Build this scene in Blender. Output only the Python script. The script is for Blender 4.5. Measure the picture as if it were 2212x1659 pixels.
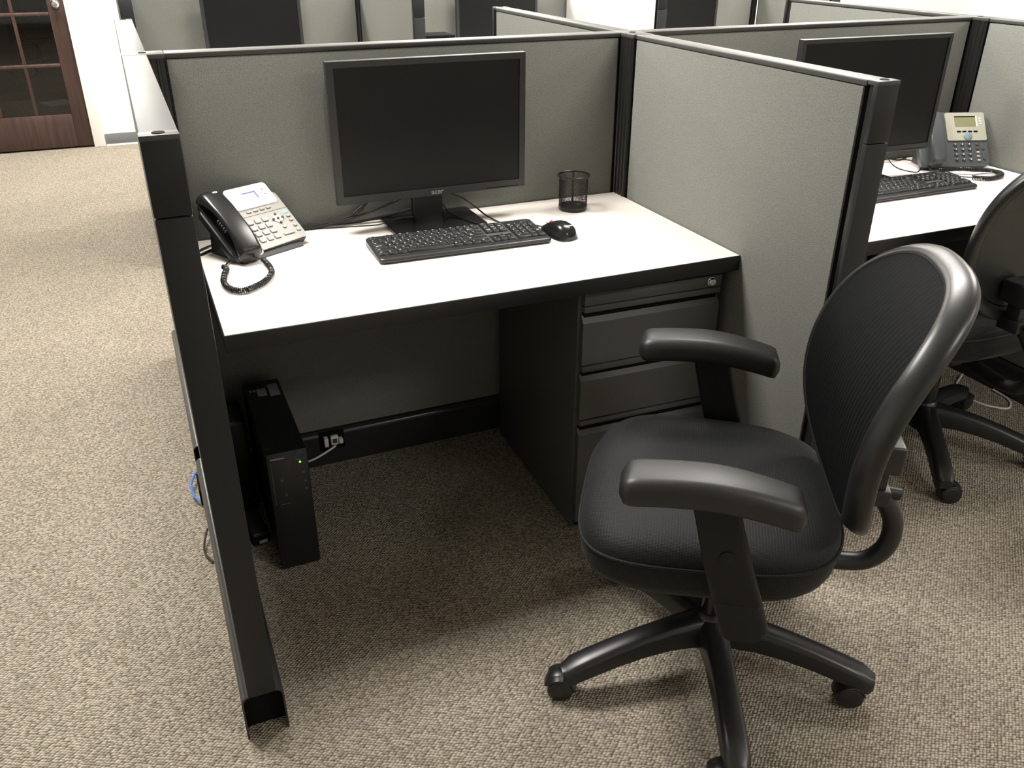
import bpy, bmesh, math, random
from mathutils import Vector, Matrix
PI = math.pi
R = math.radians
random.seed(7)
for o in list(bpy.data.objects):
    bpy.data.objects.remove(o, do_unlink=True)
SC = bpy.context.scene
COL = SC.collection

# ------------------------------------------------------------------ camera
F_PX, YAW, PIT, ROL = 1865.19, 0.4048, -0.4834, 0.0020
cam_d = bpy.data.cameras.new('camera')
cam = bpy.data.objects.new('camera', cam_d)
COL.objects.link(cam)
cam_d.sensor_fit = 'HORIZONTAL'
cam_d.sensor_width = 36.0
cam_d.lens = 36.0 * F_PX / 2212.0
cam_d.clip_start = 0.02
fw = Vector((math.sin(YAW) * math.cos(PIT), math.cos(YAW) * math.cos(PIT), math.sin(PIT)))
rt = Vector((math.cos(YAW), -math.sin(YAW), 0))
up = rt.cross(fw)
r2 = math.cos(ROL) * rt + math.sin(ROL) * up
u2 = -math.sin(ROL) * rt + math.cos(ROL) * up
m = Matrix((r2, u2, -fw)).transposed().to_4x4()
m.translation = Vector((-1.31775, -2.26972, 1.44096))
cam.matrix_world = m
SC.camera = cam

# ------------------------------------------------------------------ light and exposure
w = bpy.data.worlds.new('world')
SC.world = w
w.use_nodes = True
w.node_tree.nodes['Background'].inputs[0].default_value = (1, 0.95, 0.88, 1)
w.node_tree.nodes['Background'].inputs[1].default_value = 0.05
SC.view_settings.view_transform = 'Standard'
SC.view_settings.look = 'None'
SC.view_settings.exposure = 0.0
SC.view_settings.gamma = 1.0
SC.view_settings.use_curve_mapping = False
CEIL = 2.72
def area_light(name, x, y, sx, sy, e, col=(1.0, 0.93, 0.83)):
    l = bpy.data.lights.new(name, 'AREA')
    l.shape = 'RECTANGLE'
    l.size, l.size_y = sx, sy
    l.energy = e
    l.color = col
    o = bpy.data.objects.new(name, l)
    COL.objects.link(o)
    o.location = (x, y, CEIL - 0.02)
    return o
LCOL = (1.0, 0.962, 0.908)
for (tx, ty, te) in [(-1.55, 0.19, 132), (-1.75, 4.2, 130), (0.90, 0.14, 88), (1.20, 4.2, 95), (3.6, 0.10, 100), (3.95, 4.2, 80), (6.0, 2.0, 80),  # overhead troffers; the last here is unseen, added to brighten the right wall
                     (0.90, -3.4, 52), (3.6, -3.0, 52), (0.30, 1.75, 45), (2.7, 1.75, 60)]:  # unseen fills added to lift front shadows and brighten the far panels
    area_light('troffer_or_fill', tx, ty, 1.2, 0.6, te, LCOL)

# ------------------------------------------------------------------ materials
MATS = {}
def nd(nt, t, **kw):
    n = nt.nodes.new(t)
    for k, v in kw.items():
        setattr(n, k, v)
    return n
def M(name, col, rough=0.5, metal=0.0, var=0.0, vscale=8.0, bump=0.0, bscale=400.0, spec=0.5, coat=0.0, emis=None, estr=1.0, bdist=0.001):
    if name in MATS:
        return MATS[name]
    mt = bpy.data.materials.new(name)
    mt.use_nodes = True
    nt = mt.node_tree
    b = nt.nodes['Principled BSDF']
    b.inputs['Roughness'].default_value = rough
    b.inputs['Metallic'].default_value = metal
    b.inputs['Specular IOR Level'].default_value = spec
    b.inputs['Coat Weight'].default_value = coat
    tc = nd(nt, 'ShaderNodeTexCoord')
    n = nd(nt, 'ShaderNodeTexNoise')
    n.inputs['Scale'].default_value = vscale
    n.inputs['Detail'].default_value = 4
    nt.links.new(tc.outputs['Object'], n.inputs['Vector'])
    mx = nd(nt, 'ShaderNodeMix', data_type='RGBA')
    lo = tuple(c * (1 - var) for c in col)
    hi = tuple(min(1, c * (1 + var)) for c in col)
    mx.inputs['A'].default_value = (*lo, 1)
    mx.inputs['B'].default_value = (*hi, 1)
    nt.links.new(n.outputs['Fac'], mx.inputs['Factor'])
    nt.links.new(mx.outputs['Result'], b.inputs['Base Color'])
    if bump:
        n2 = nd(nt, 'ShaderNodeTexNoise')
        n2.inputs['Scale'].default_value = bscale
        n2.inputs['Detail'].default_value = 3
        nt.links.new(tc.outputs['Object'], n2.inputs['Vector'])
        bp = nd(nt, 'ShaderNodeBump')
        bp.inputs['Strength'].default_value = bump
        bp.inputs['Distance'].default_value = bdist
        nt.links.new(n2.outputs['Fac'], bp.inputs['Height'])
        nt.links.new(bp.outputs['Normal'], b.inputs['Normal'])
    if emis:
        b.inputs['Emission Color'].default_value = (*emis, 1)
        b.inputs['Emission Strength'].default_value = estr
    MATS[name] = mt
    return mt

def carpet_mat():
    mt = bpy.data.materials.new('loop_carpet')
    mt.use_nodes = True
    nt = mt.node_tree
    b = nt.nodes['Principled BSDF']
    b.inputs['Roughness'].default_value = 0.95
    b.inputs['Specular IOR Level'].default_value = 0.1
    tc = nd(nt, 'ShaderNodeTexCoord')
    mp = nd(nt, 'ShaderNodeMapping')
    mp.inputs['Rotation'].default_value = (0, 0, R(38))
    mp.inputs['Scale'].default_value = (125, 185, 1)
    nt.links.new(tc.outputs['Object'], mp.inputs['Vector'])
    v = nd(nt, 'ShaderNodeTexVoronoi', voronoi_dimensions='2D', feature='F1')
    v.inputs['Scale'].default_value = 1.0
    v.inputs['Randomness'].default_value = 0.42
    nt.links.new(mp.outputs['Vector'], v.inputs['Vector'])
    # loop tops light, gaps dark
    cr = nd(nt, 'ShaderNodeValToRGB')
    cr.color_ramp.elements[0].position = 0.18
    cr.color_ramp.elements[0].color = (0.46, 0.408, 0.328, 1)
    cr.color_ramp.elements[1].position = 0.72
    cr.color_ramp.elements[1].color = (0.095, 0.080, 0.060, 1)
    nt.links.new(v.outputs['Distance'], cr.inputs['Fac'])
    # each loop its own yarn shade
    sep = nd(nt, 'ShaderNodeSeparateColor')
    nt.links.new(v.outputs['Color'], sep.inputs['Color'])
    mr = nd(nt, 'ShaderNodeMapRange')
    mr.inputs['To Min'].default_value = 0.68
    mr.inputs['To Max'].default_value = 1.22
    nt.links.new(sep.outputs['Red'], mr.inputs['Value'])
    n = nd(nt, 'ShaderNodeTexNoise')
    n.inputs['Scale'].default_value = 2.2
    n.inputs['Detail'].default_value = 5
    nt.links.new(tc.outputs['Object'], n.inputs['Vector'])
    mr2 = nd(nt, 'ShaderNodeMapRange')
    mr2.inputs['To Min'].default_value = 0.88
    mr2.inputs['To Max'].default_value = 1.12
    nt.links.new(n.outputs['Fac'], mr2.inputs['Value'])
    mu = nd(nt, 'ShaderNodeMath', operation='MULTIPLY')
    nt.links.new(mr.outputs['Result'], mu.inputs[0])
    nt.links.new(mr2.outputs['Result'], mu.inputs[1])
    vm = nd(nt, 'ShaderNodeVectorMath', operation='SCALE')
    nt.links.new(cr.outputs['Color'], vm.inputs[0])
    nt.links.new(mu.outputs[0], vm.inputs['Scale'])
    nt.links.new(vm.outputs['Vector'], b.inputs['Base Color'])
    inv = nd(nt, 'ShaderNodeMath', operation='SUBTRACT')
    inv.inputs[0].default_value = 1.0
    nt.links.new(v.outputs['Distance'], inv.inputs[1])
    bp = nd(nt, 'ShaderNodeBump')
    bp.inputs['Strength'].default_value = 0.9
    bp.inputs['Distance'].default_value = 0.006
    nt.links.new(inv.outputs[0], bp.inputs['Height'])
    nt.links.new(bp.outputs['Normal'], b.inputs['Normal'])
    return mt

def fabric_mat(name, col, k=560):
    mt = bpy.data.materials.new(name)
    mt.use_nodes = True
    nt = mt.node_tree
    b = nt.nodes['Principled BSDF']
    b.inputs['Roughness'].default_value = 0.9
    b.inputs['Specular IOR Level'].default_value = 0.15
    tc = nd(nt, 'ShaderNodeTexCoord')
    n = nd(nt, 'ShaderNodeTexNoise')
    n.inputs['Scale'].default_value = k
    n.inputs['Detail'].default_value = 2
    nt.links.new(tc.outputs['Object'], n.inputs['Vector'])
    cr = nd(nt, 'ShaderNodeValToRGB')
    cr.color_ramp.elements[0].position = 0.36
    cr.color_ramp.elements[0].color = (*[c * 0.72 for c in col], 1)
    cr.color_ramp.elements[1].position = 0.62
    cr.color_ramp.elements[1].color = (*[c * 1.2 for c in col], 1)
    nt.links.new(n.outputs['Fac'], cr.inputs['Fac'])
    nt.links.new(cr.outputs['Color'], b.inputs['Base Color'])
    bp = nd(nt, 'ShaderNodeBump')
    bp.inputs['Strength'].default_value = 0.5
    bp.inputs['Distance'].default_value = 0.0015
    nt.links.new(n.outputs['Fac'], bp.inputs['Height'])
    nt.links.new(bp.outputs['Normal'], b.inputs['Normal'])
    return mt

def seat_mat():
    # spacer mesh: small dark holes in a grey-black knit
    mt = bpy.data.materials.new('seat_spacer_mesh')
    mt.use_nodes = True
    nt = mt.node_tree
    b = nt.nodes['Principled BSDF']
    b.inputs['Roughness'].default_value = 0.6
    b.inputs['Specular IOR Level'].default_value = 0.16
    b.inputs['Sheen Weight'].default_value = 0.04
    tc = nd(nt, 'ShaderNodeTexCoord')
    sx = nd(nt, 'ShaderNodeSeparateXYZ')
    nt.links.new(tc.outputs['Object'], sx.inputs[0])
    ab = nd(nt, 'ShaderNodeMath', operation='ABSOLUTE')
    nt.links.new(sx.outputs['X'], ab.inputs[0])
    sb = nd(nt, 'ShaderNodeMath', operation='SUBTRACT')
    nt.links.new(ab.outputs[0], sb.inputs[0])
    nt.links.new(sx.outputs['Z'], sb.inputs[1])
    cb = nd(nt, 'ShaderNodeCombineXYZ')
    nt.links.new(sx.outputs['Y'], cb.inputs[0])
    nt.links.new(sb.outputs[0], cb.inputs[1])
    mp = nd(nt, 'ShaderNodeMapping')
    mp.inputs['Scale'].default_value = (190, 270, 1)
    nt.links.new(cb.outputs[0], mp.inputs['Vector'])
    v = nd(nt, 'ShaderNodeTexVoronoi', feature='F1', voronoi_dimensions='2D')
    nt.links.new(mp.outputs['Vector'], v.inputs['Vector'])
    v.inputs['Scale'].default_value = 1.0
    v.inputs['Randomness'].default_value = 0.12
    cr = nd(nt, 'ShaderNodeValToRGB')
    cr.color_ramp.elements[0].position = 0.25
    cr.color_ramp.elements[0].color = (0.0045, 0.0048, 0.005, 1)
    cr.color_ramp.elements[1].position = 0.5
    cr.color_ramp.elements[1].color = (0.0105, 0.0116, 0.0119, 1)
    nt.links.new(v.outputs['Distance'], cr.inputs['Fac'])
    nt.links.new(cr.outputs['Color'], b.inputs['Base Color'])
    bp = nd(nt, 'ShaderNodeBump')
    bp.inputs['Strength'].default_value = 0.45
    bp.inputs['Distance'].default_value = 0.0015
    nt.links.new(v.outputs['Distance'], bp.inputs['Height'])
    nt.links.new(bp.outputs['Normal'], b.inputs['Normal'])
    return mt

def back_mesh_mat():
    mt = bpy.data.materials.new('back_rib_mesh')
    mt.use_nodes = True
    nt = mt.node_tree
    b = nt.nodes['Principled BSDF']
    b.inputs['Roughness'].default_value = 0.65
    b.inputs['Specular IOR Level'].default_value = 0.07
    tc = nd(nt, 'ShaderNodeTexCoord')
    wv = nd(nt, 'ShaderNodeTexWave', wave_type='BANDS', bands_direction='X')
    wv.inputs['Scale'].default_value = 24
    wv.inputs['Distortion'].default_value = 1.6
    wv.inputs['Detail'].default_value = 1
    wv.inputs['Detail Scale'].default_value = 3
    nt.links.new(tc.outputs['Object'], wv.inputs['Vector'])
    cr = nd(nt, 'ShaderNodeValToRGB')
    cr.color_ramp.elements[0].position = 0.08
    cr.color_ramp.elements[0].color = (0.0018, 0.0020, 0.0021, 1)
    cr.color_ramp.elements[1].position = 0.4
    cr.color_ramp.elements[1].color = (0.0052, 0.0060, 0.0063, 1)
    nt.links.new(wv.outputs['Color'], cr.inputs['Fac'])
    nt.links.new(cr.outputs['Color'], b.inputs['Base Color'])
    bp = nd(nt, 'ShaderNodeBump')
    bp.inputs['Strength'].default_value = 0.4
    bp.inputs['Distance'].default_value = 0.001
    nt.links.new(wv.outputs['Color'], bp.inputs['Height'])
    nt.links.new(bp.outputs['Normal'], b.inputs['Normal'])
    return mt

def wood_mat():
    mt = bpy.data.materials.new('dark_door_wood')
    mt.use_nodes = True
    nt = mt.node_tree
    b = nt.nodes['Principled BSDF']
    b.inputs['Roughness'].default_value = 0.38
    tc = nd(nt, 'ShaderNodeTexCoord')
    mp = nd(nt, 'ShaderNodeMapping')
    mp.inputs['Scale'].default_value = (26, 26, 1.6)
    nt.links.new(tc.outputs['Object'], mp.inputs['Vector'])
    n = nd(nt, 'ShaderNodeTexNoise')
    n.inputs['Scale'].default_value = 1.6
    n.inputs['Detail'].default_value = 6
    nt.links.new(mp.outputs['Vector'], n.inputs['Vector'])
    cr = nd(nt, 'ShaderNodeValToRGB')
    cr.color_ramp.elements[0].position = 0.3
    cr.color_ramp.elements[0].color = (0.034, 0.017, 0.013, 1)
    cr.color_ramp.elements[1].position = 0.7
    cr.color_ramp.elements[1].color = (0.066, 0.036, 0.028, 1)
    nt.links.new(n.outputs['Fac'], cr.inputs['Fac'])
    nt.links.new(cr.outputs['Color'], b.inputs['Base Color'])
    return mt

def glass_mat():
    mt = bpy.data.materials.new('pane_glass')
    mt.use_nodes = True
    nt = mt.node_tree
    nt.nodes.remove(nt.nodes['Principled BSDF'])
    out = nt.nodes['Material Output']
    t = nd(nt, 'ShaderNodeBsdfTransparent')
    t.inputs['Color'].default_value = (0.86, 0.88, 0.87, 1)
    g = nd(nt, 'ShaderNodeBsdfGlossy')
    g.inputs['Roughness'].default_value = 0.03
    fr = nd(nt, 'ShaderNodeFresnel')
    fr.inputs['IOR'].default_value = 1.5
    mx = nd(nt, 'ShaderNodeMixShader')
    nt.links.new(fr.outputs['Fac'], mx.inputs['Fac'])
    nt.links.new(t.outputs['BSDF'], mx.inputs[1])
    nt.links.new(g.outputs['BSDF'], mx.inputs[2])
    nt.links.new(mx.outputs['Shader'], out.inputs['Surface'])
    return mt

m_carpet = carpet_mat()
m_fabric = fabric_mat('grey_panel_fabric', (0.188, 0.192, 0.174))
m_seat = seat_mat()
m_bmesh = back_mesh_mat()
m_wood = wood_mat()
m_glass = glass_mat()
m_wall = M('white_wall_paint', (0.86, 0.85, 0.81), 0.7, var=0.02, vscale=3, bump=0.1, bscale=150)
m_ceil = M('ceiling_board', (0.82, 0.81, 0.78), 0.9, var=0.03, vscale=20)
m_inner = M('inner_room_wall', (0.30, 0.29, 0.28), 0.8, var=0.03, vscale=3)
m_white = M('white_gloss_paint', (0.88, 0.87, 0.84), 0.35, var=0.02, vscale=5)
m_vinyl = M('grey_vinyl_base', (0.17, 0.175, 0.185), 0.45, var=0.05, vscale=10)
m_char = M('charcoal_trim', (0.0165, 0.0175, 0.0182), 0.40, var=0.08, vscale=30, bump=0.05, bscale=900, spec=0.26)
m_cap = M('charcoal_cap', (0.06, 0.0595, 0.057), 0.42, var=0.12, vscale=6, spec=0.30)
m_race = M('raceway_charcoal', (0.022, 0.0228, 0.0232), 0.24, var=0.08, vscale=30, spec=0.5)
m_blackrib = M('black_extrusion', (0.012, 0.012, 0.012), 0.35, var=0.1, vscale=30)
m_dark = M('black_and_cavity_shade', (0.005, 0.005, 0.005), 0.8, var=0.1, vscale=30, spec=0.1)  # cavity darkness put into the colour; black parts use it too
m_lam = M('desk_laminate', (0.86, 0.80, 0.745), 0.42, var=0.02, vscale=60)
m_edge = M('black_edge_band', (0.010, 0.010, 0.010), 0.45, var=0.1, vscale=40)
m_steel = M('charcoal_steel', (0.078, 0.079, 0.075), 0.42, var=0.06, vscale=12, bump=0.08, bscale=1200, bdist=0.0004)
m_chrome = M('bright_metal', (0.72, 0.71, 0.68), 0.2, metal=1.0, var=0.05, vscale=50)
m_black = M('black_plastic', (0.0095, 0.0100, 0.0104), 0.40, var=0.1, vscale=40, bump=0.06, bscale=1500, bdist=0.0004)
m_gblack = M('gloss_black_plastic', (0.010, 0.010, 0.0105), 0.16, var=0.1, vscale=40)
m_hand = M('handset_black', (0.012, 0.012, 0.0125), 0.27, var=0.1, vscale=40, bump=0.05, bscale=1500, bdist=0.0003)
m_chair = M('chair_nylon', (0.0125, 0.0130, 0.0134), 0.33, var=0.1, vscale=40, bump=0.12, bscale=1400, bdist=0.0004)
m_post = M('matte_arm_plastic', (0.0105, 0.0108, 0.0110), 0.5, var=0.1, vscale=40, bump=0.12, bscale=1400, bdist=0.0004, spec=0.22)
m_mouse = M('mouse_black', (0.010, 0.0102, 0.0104), 0.2, var=0.1, vscale=40)
m_pad = M('armrest_urethane', (0.0125, 0.0124, 0.0122), 0.45, var=0.1, vscale=40, bump=0.15, bscale=1300, bdist=0.0004)
m_scr = M('screen_black', (0.0065, 0.0070, 0.0074), 0.36, var=0.05, vscale=10, spec=0.22)
m_bezel = M('bezel_black', (0.017, 0.0180, 0.0185), 0.42, var=0.08, vscale=30, bump=0.05, bscale=1500, bdist=0.0003)
m_kb = M('keyboard_black', (0.0155, 0.0162, 0.0164), 0.36, var=0.08, vscale=40, bump=0.05, bscale=1500, bdist=0.0003)
m_kbg = M('keyboard_panel_grey', (0.06, 0.061, 0.06), 0.45, var=0.05, vscale=30)
m_ink = M('white_ink', (0.75, 0.75, 0.72), 0.6, var=0.02)
m_gink = M('grey_ink', (0.36, 0.36, 0.35), 0.5, var=0.02)
m_red = M('red_rubber', (0.55, 0.05, 0.04), 0.5, var=0.05)
m_blue = M('blue_cable', (0.06, 0.20, 0.62), 0.4, var=0.05)
m_wcab = M('white_cable', (0.72, 0.71, 0.68), 0.45, var=0.04)
m_bcab = M('black_cable', (0.014, 0.014, 0.014), 0.42, var=0.1)
m_brcab = M('dark_brown_cable', (0.045, 0.030, 0.024), 0.35, var=0.1)
m_pgrey = M('phone_silver', (0.40, 0.385, 0.36), 0.33, metal=0.35, var=0.04, vscale=20)
m_pbez = M('phone_display_bezel', (0.83, 0.82, 0.82), 0.22, var=0.02)
m_plcd = M('phone_lcd_lilac', (0.62, 0.62, 0.80), 0.15, var=0.04)
m_lcdedge = M('lcd_shade_edge', (0.16, 0.16, 0.42), 0.3, var=0.04)
m_pkey = M('phone_key_silver', (0.52, 0.505, 0.48), 0.28, metal=0.3, var=0.03)
m_green = M('green_lit_key', (0.25, 0.75, 0.55), 0.4, emis=(0.2, 0.8, 0.5), estr=0.5)
m_led = M('green_led', (0.3, 0.9, 0.1), 0.4, emis=(0.35, 1.0, 0.08), estr=1.2)
m_slate = M('slate_plastic', (0.060, 0.066, 0.070), 0.38, var=0.06, vscale=30)
m_silver2 = M('pale_silver_plate', (0.46, 0.45, 0.38), 0.3, metal=0.35, var=0.04)
m_olcd = M('olive_lcd', (0.19, 0.19, 0.10), 0.25, var=0.04)
m_navb = M('blue_grey_button', (0.17, 0.22, 0.24), 0.4, var=0.05)
m_sticker = M('pale_sticker', (0.34, 0.34, 0.32), 0.5, var=0.1, vscale=90)
m_board = M('white_board', (0.88, 0.88, 0.86), 0.25, var=0.01)
m_mesh = M('black_wire', (0.014, 0.014, 0.014), 0.3, metal=0.3, var=0.1)

# ------------------------------------------------------------------ geometry helpers
def box(bm, c, s, bevel=0.0, seg=2, rot=None):
    r = bmesh.ops.create_cube(bm, size=1.0)
    vs = r['verts']
    bmesh.ops.scale(bm, vec=s, verts=vs)
    if bevel:
        es = list({e for v in vs for e in v.link_edges})
        g = bmesh.ops.bevel(bm, geom=es, offset=bevel, segments=seg, affect='EDGES', profile=0.5)
        vs = list({v for f in g['faces'] for v in f.verts} | {v for v in vs if v.is_valid})
    if rot is not None:
        bmesh.ops.transform(bm, matrix=rot.to_4x4() if len(rot) == 3 else rot, verts=vs)
    bmesh.ops.translate(bm, vec=c, verts=vs)
    return vs
def bx(bm, x0, x1, y0, y1, z0, z1, bevel=0.0, seg=2):
    return box(bm, ((x0 + x1) / 2, (y0 + y1) / 2, (z0 + z1) / 2), (x1 - x0, y1 - y0, z1 - z0), bevel, seg)
def loft(bm, rings, cap0=True, cap1=True, closed=True):
    vr = [[bm.verts.new(p) for p in r] for r in rings]
    n = len(vr[0])
    for a, b in zip(vr, vr[1:]):
        for i in range(n if closed else n - 1):
            j = (i + 1) % n
            try:
                bm.faces.new((a[i], a[j], b[j], b[i]))
            except ValueError:
                pass
    if cap0 and closed:
        bm.faces.new(list(reversed(vr[0])))
    if cap1 and closed:
        bm.faces.new(vr[-1])
    return vr
def crom(pts, n=8, closed=False):
    P = [Vector(p) for p in pts]
    out = []
    N = len(P)
    for i in range(N if closed else N - 1):
        p0 = P[i - 1] if (i > 0 or closed) else P[0] * 2 - P[1]
        p1, p2 = P[i], P[(i + 1) % N]
        p3 = P[(i + 2) % N] if (i + 2 < N or closed) else p2 * 2 - p1
        for k in range(n):
            t = k / n
            out.append(0.5 * ((2 * p1) + (p2 - p0) * t + (2 * p0 - 5 * p1 + 4 * p2 - p3) * t * t + (3 * p1 - p0 - 3 * p2 + p3) * t ** 3))
    if not closed:
        out.append(P[-1].copy())
    return out
def frames(path, closed=False):
    # parallel transport frames
    n = len(path)
    T = []
    for i in range(n):
        a = path[i - 1] if (i > 0 or closed) else path[i]
        b = path[(i + 1) % n] if (i < n - 1 or closed) else path[i]
        T.append((b - a).normalized())
    ref = Vector((0, 0, 1)) if abs(T[0].z) < 0.9 else Vector((1, 0, 0))
    N = [(ref - T[0] * ref.dot(T[0])).normalized()]
    for i in range(1, n):
        v = N[-1] - T[i] * N[-1].dot(T[i])
        N.append(v.normalized())
    return [(T[i], N[i], T[i].cross(N[i])) for i in range(n)]
def tube(bm, pts, r, seg=8, smooth=8, cap=True):
    path = crom(pts, smooth) if smooth else [Vector(p) for p in pts]
    fr = frames(path)
    rings = []
    for i, (p, (t, a, b)) in enumerate(zip(path, fr)):
        rr = r(i / (len(path) - 1)) if callable(r) else r
        rings.append([p + (a * math.cos(2 * PI * k / seg) + b * math.sin(2 * PI * k / seg)) * rr for k in range(seg)])
    loft(bm, rings, cap, cap)
def coil(bm, pts, rad, wire, pitch, seg=5, per=12):
    path = crom(pts, 14)
    L = [0]
    for a, b in zip(path, path[1:]):
        L.append(L[-1] + (b - a).length)
    fr = frames(path)
    n = int(L[-1] / pitch * per)
    hel = []
    k = 0
    for i in range(n + 1):
        s = L[-1] * i / n
        while k < len(L) - 2 and L[k + 1] < s:
            k += 1
        t = (s - L[k]) / max(1e-9, L[k + 1] - L[k])
        p = path[k].lerp(path[k + 1], t)
        a = fr[k][1].lerp(fr[k + 1][1], t).normalized()
        b = fr[k][2].lerp(fr[k + 1][2], t).normalized()
        ang = 2 * PI * i / per
        hel.append(p + (a * math.cos(ang) + b * math.sin(ang)) * rad)
    tube(bm, hel, wire, seg, 0)
def cyl(bm, p0, p1, r0, r1=None, seg=20, cap=True):
    p0, p1 = Vector(p0), Vector(p1)
    r1 = r0 if r1 is None else r1
    d = (p1 - p0).normalized()
    ref = Vector((0, 0, 1)) if abs(d.z) < 0.9 else Vector((1, 0, 0))
    a = (ref - d * ref.dot(d)).normalized()
    b = d.cross(a)
    rg = [[p + (a * math.cos(2 * PI * k / seg) + b * math.sin(2 * PI * k / seg)) * r for k in range(seg)] for p, r in ((p0, r0), (p1, r1))]
    loft(bm, rg, cap, cap)
def lathe(bm, prof, c=(0, 0, 0), seg=24, cap0=False, cap1=False):
    c = Vector(c)
    loft(bm, [[c + Vector((r * math.cos(2 * PI * k / seg), r * math.sin(2 * PI * k / seg), z)) for k in range(seg)] for r, z in prof], cap0, cap1)
def disc_round(bm, c, axis, r, h, bev, seg=24):
    # a wheel: cylinder with rounded rims around axis
    c = Vector(c)
    axis = Vector(axis).normalized()
    ref = Vector((0, 0, 1))
    a = (ref - axis * ref.dot(axis)).normalized()
    b = axis.cross(a)
    prof = [(r * 0.55, -h / 2 - 0.001), (r - bev, -h / 2), (r - bev * 0.3, -h / 2 + bev * 0.3), (r, -h / 2 + bev), (r, h / 2 - bev), (r - bev * 0.3, h / 2 - bev * 0.3), (r - bev, h / 2), (r * 0.55, h / 2 + 0.001)]
    loft(bm, [[c + axis * z + (a * math.cos(2 * PI * k / seg) + b * math.sin(2 * PI * k / seg)) * q for k in range(seg)] for q, z in prof], True, True)
def rrect(w, d, r, n=4, cx=0, cy=0):
    pts = []
    for (sx, sy, a0) in ((1, 1, 0), (-1, 1, 90), (-1, -1, 180), (1, -1, 270)):
        for k in range(n + 1):
            a = R(a0 + 90 * k / n)
            pts.append((cx + sx * (w / 2 - r) + r * math.cos(a), cy + sy * (d / 2 - r) + r * math.sin(a)))
    return pts
def slab(bm, w, d, r, z0, z1, cx=0, cy=0, bev=0.0, n=4):
    # rounded rectangle plate with a softened top and bottom edge
    lay = [(0, z0), (0, z1)] if not bev else [(bev, z0), (0, z0 + bev), (0, z1 - bev), (bev, z1)]
    loft(bm, [[Vector((x, y, z)) for x, y in rrect(w - 2 * i, d - 2 * i, max(0.0003, r - i), n, cx, cy)] for i, z in lay])
def obj(name, bm, mat, parent=None, ang=35, loc=None, smooth=True):
    bmesh.ops.recalc_face_normals(bm, faces=bm.faces[:])
    me = bpy.data.meshes.new(name)
    bm.to_mesh(me)
    bm.free()
    if smooth:
        me.shade_smooth()
        me.set_sharp_from_angle(angle=R(ang))
    me.materials.append(mat)
    return mobj(name, me, parent, loc)
def mobj(name, me, parent=None, loc=None):
    o = bpy.data.objects.new(name, me)
    COL.objects.link(o)
    if parent is not None:
        o.parent = parent
    if loc is not None:
        o.location = loc
    return o
def tag(o, label=None, cat=None, group=None, kind=None):
    if label: o['label'] = label
    if cat: o['category'] = cat
    if group: o['group'] = group
    if kind: o['kind'] = kind
    return o
def thing(name, label, cat, loc=(0, 0, 0), rz=0.0, group=None):
    o = bpy.data.objects.new(name, None)
    o.empty_display_size = 0.05
    COL.objects.link(o)
    o.location = loc
    o.rotation_euler = (0, 0, rz)
    return tag(o, label, cat, group)
def B():
    return bmesh.new()
def struct(name, bm, mat, parent=None):
    o = obj(name, bm, mat, parent)
    if parent is None:
        o['kind'] = 'structure'
    return o
def dup(o, parent=None):
    c = o.copy()
    COL.objects.link(c)
    c.parent = parent
    for ch in list(o.children):
        dup(ch, c)
    return c
TXT = {}
def text_mesh(s, size, mat, align='CENTER', shear=0.0, bold=0.0):
    key = (s, size, mat.name, align, shear, bold)
    if key in TXT:
        return TXT[key]
    cu = bpy.data.curves.new('lettering', 'FONT')
    cu.body = s
    cu.size = size
    cu.align_x = align
    cu.align_y = 'CENTER'
    cu.resolution_u = 2
    cu.shear = shear
    cu.offset = bold
    cu.extrude = size * 0.01
    o = bpy.data.objects.new('lettering', cu)
    COL.objects.link(o)
    dg = bpy.context.evaluated_depsgraph_get()
    me = bpy.data.meshes.new_from_object(o.evaluated_get(dg))
    bpy.data.objects.remove(o, do_unlink=True)
    bpy.data.curves.remove(cu)
    me.materials.clear()
    me.materials.append(mat)
    TXT[key] = me
    return me

# ------------------------------------------------------------------ room shell
XL, XR, YF, YB = -5.0, 7.0, -6.0, 5.0
bm = B(); bx(bm, XL - 0.1, XR + 0.1, YF - 0.1, 12.6, -0.08, 0.0); struct('floor', bm, m_carpet)
bm = B(); bx(bm, XL - 0.1, XR + 0.1, YF - 0.1, 12.6, CEIL, CEIL + 0.08); struct('ceiling', bm, m_ceil)
bm = B(); bx(bm, XL - 0.1, XL, YF, YB, 0, CEIL); struct('wall_left', bm, m_wall)
bm = B(); bx(bm, XR, XR + 0.1, YF, YB, 0, CEIL); struct('wall_right', bm, m_wall)
bm = B(); bx(bm, XL, XR, YF - 0.1, YF, 0, CEIL); struct('wall_front', bm, m_wall)
DX0, DX1, DH = -2.51, -1.615, 2.04
bm = B()
bx(bm, XL, DX0 - 0.02, YB, YB + 0.12, 0, CEIL)
bx(bm, DX1 + 0.02, XR, YB, YB + 0.12, 0, CEIL)
bx(bm, DX0 - 0.02, DX1 + 0.02, YB, YB + 0.12, DH + 0.02, CEIL)
struct('wall_back', bm, m_wall)
# room behind the glass door
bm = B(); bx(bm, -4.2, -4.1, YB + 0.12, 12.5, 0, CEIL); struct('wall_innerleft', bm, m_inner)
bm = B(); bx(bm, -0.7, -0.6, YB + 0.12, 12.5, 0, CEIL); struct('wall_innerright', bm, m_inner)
bm = B(); bx(bm, -4.2, -0.6, 12.5, 12.6, 0, CEIL); struct('wall_innerback', bm, m_inner)
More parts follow.
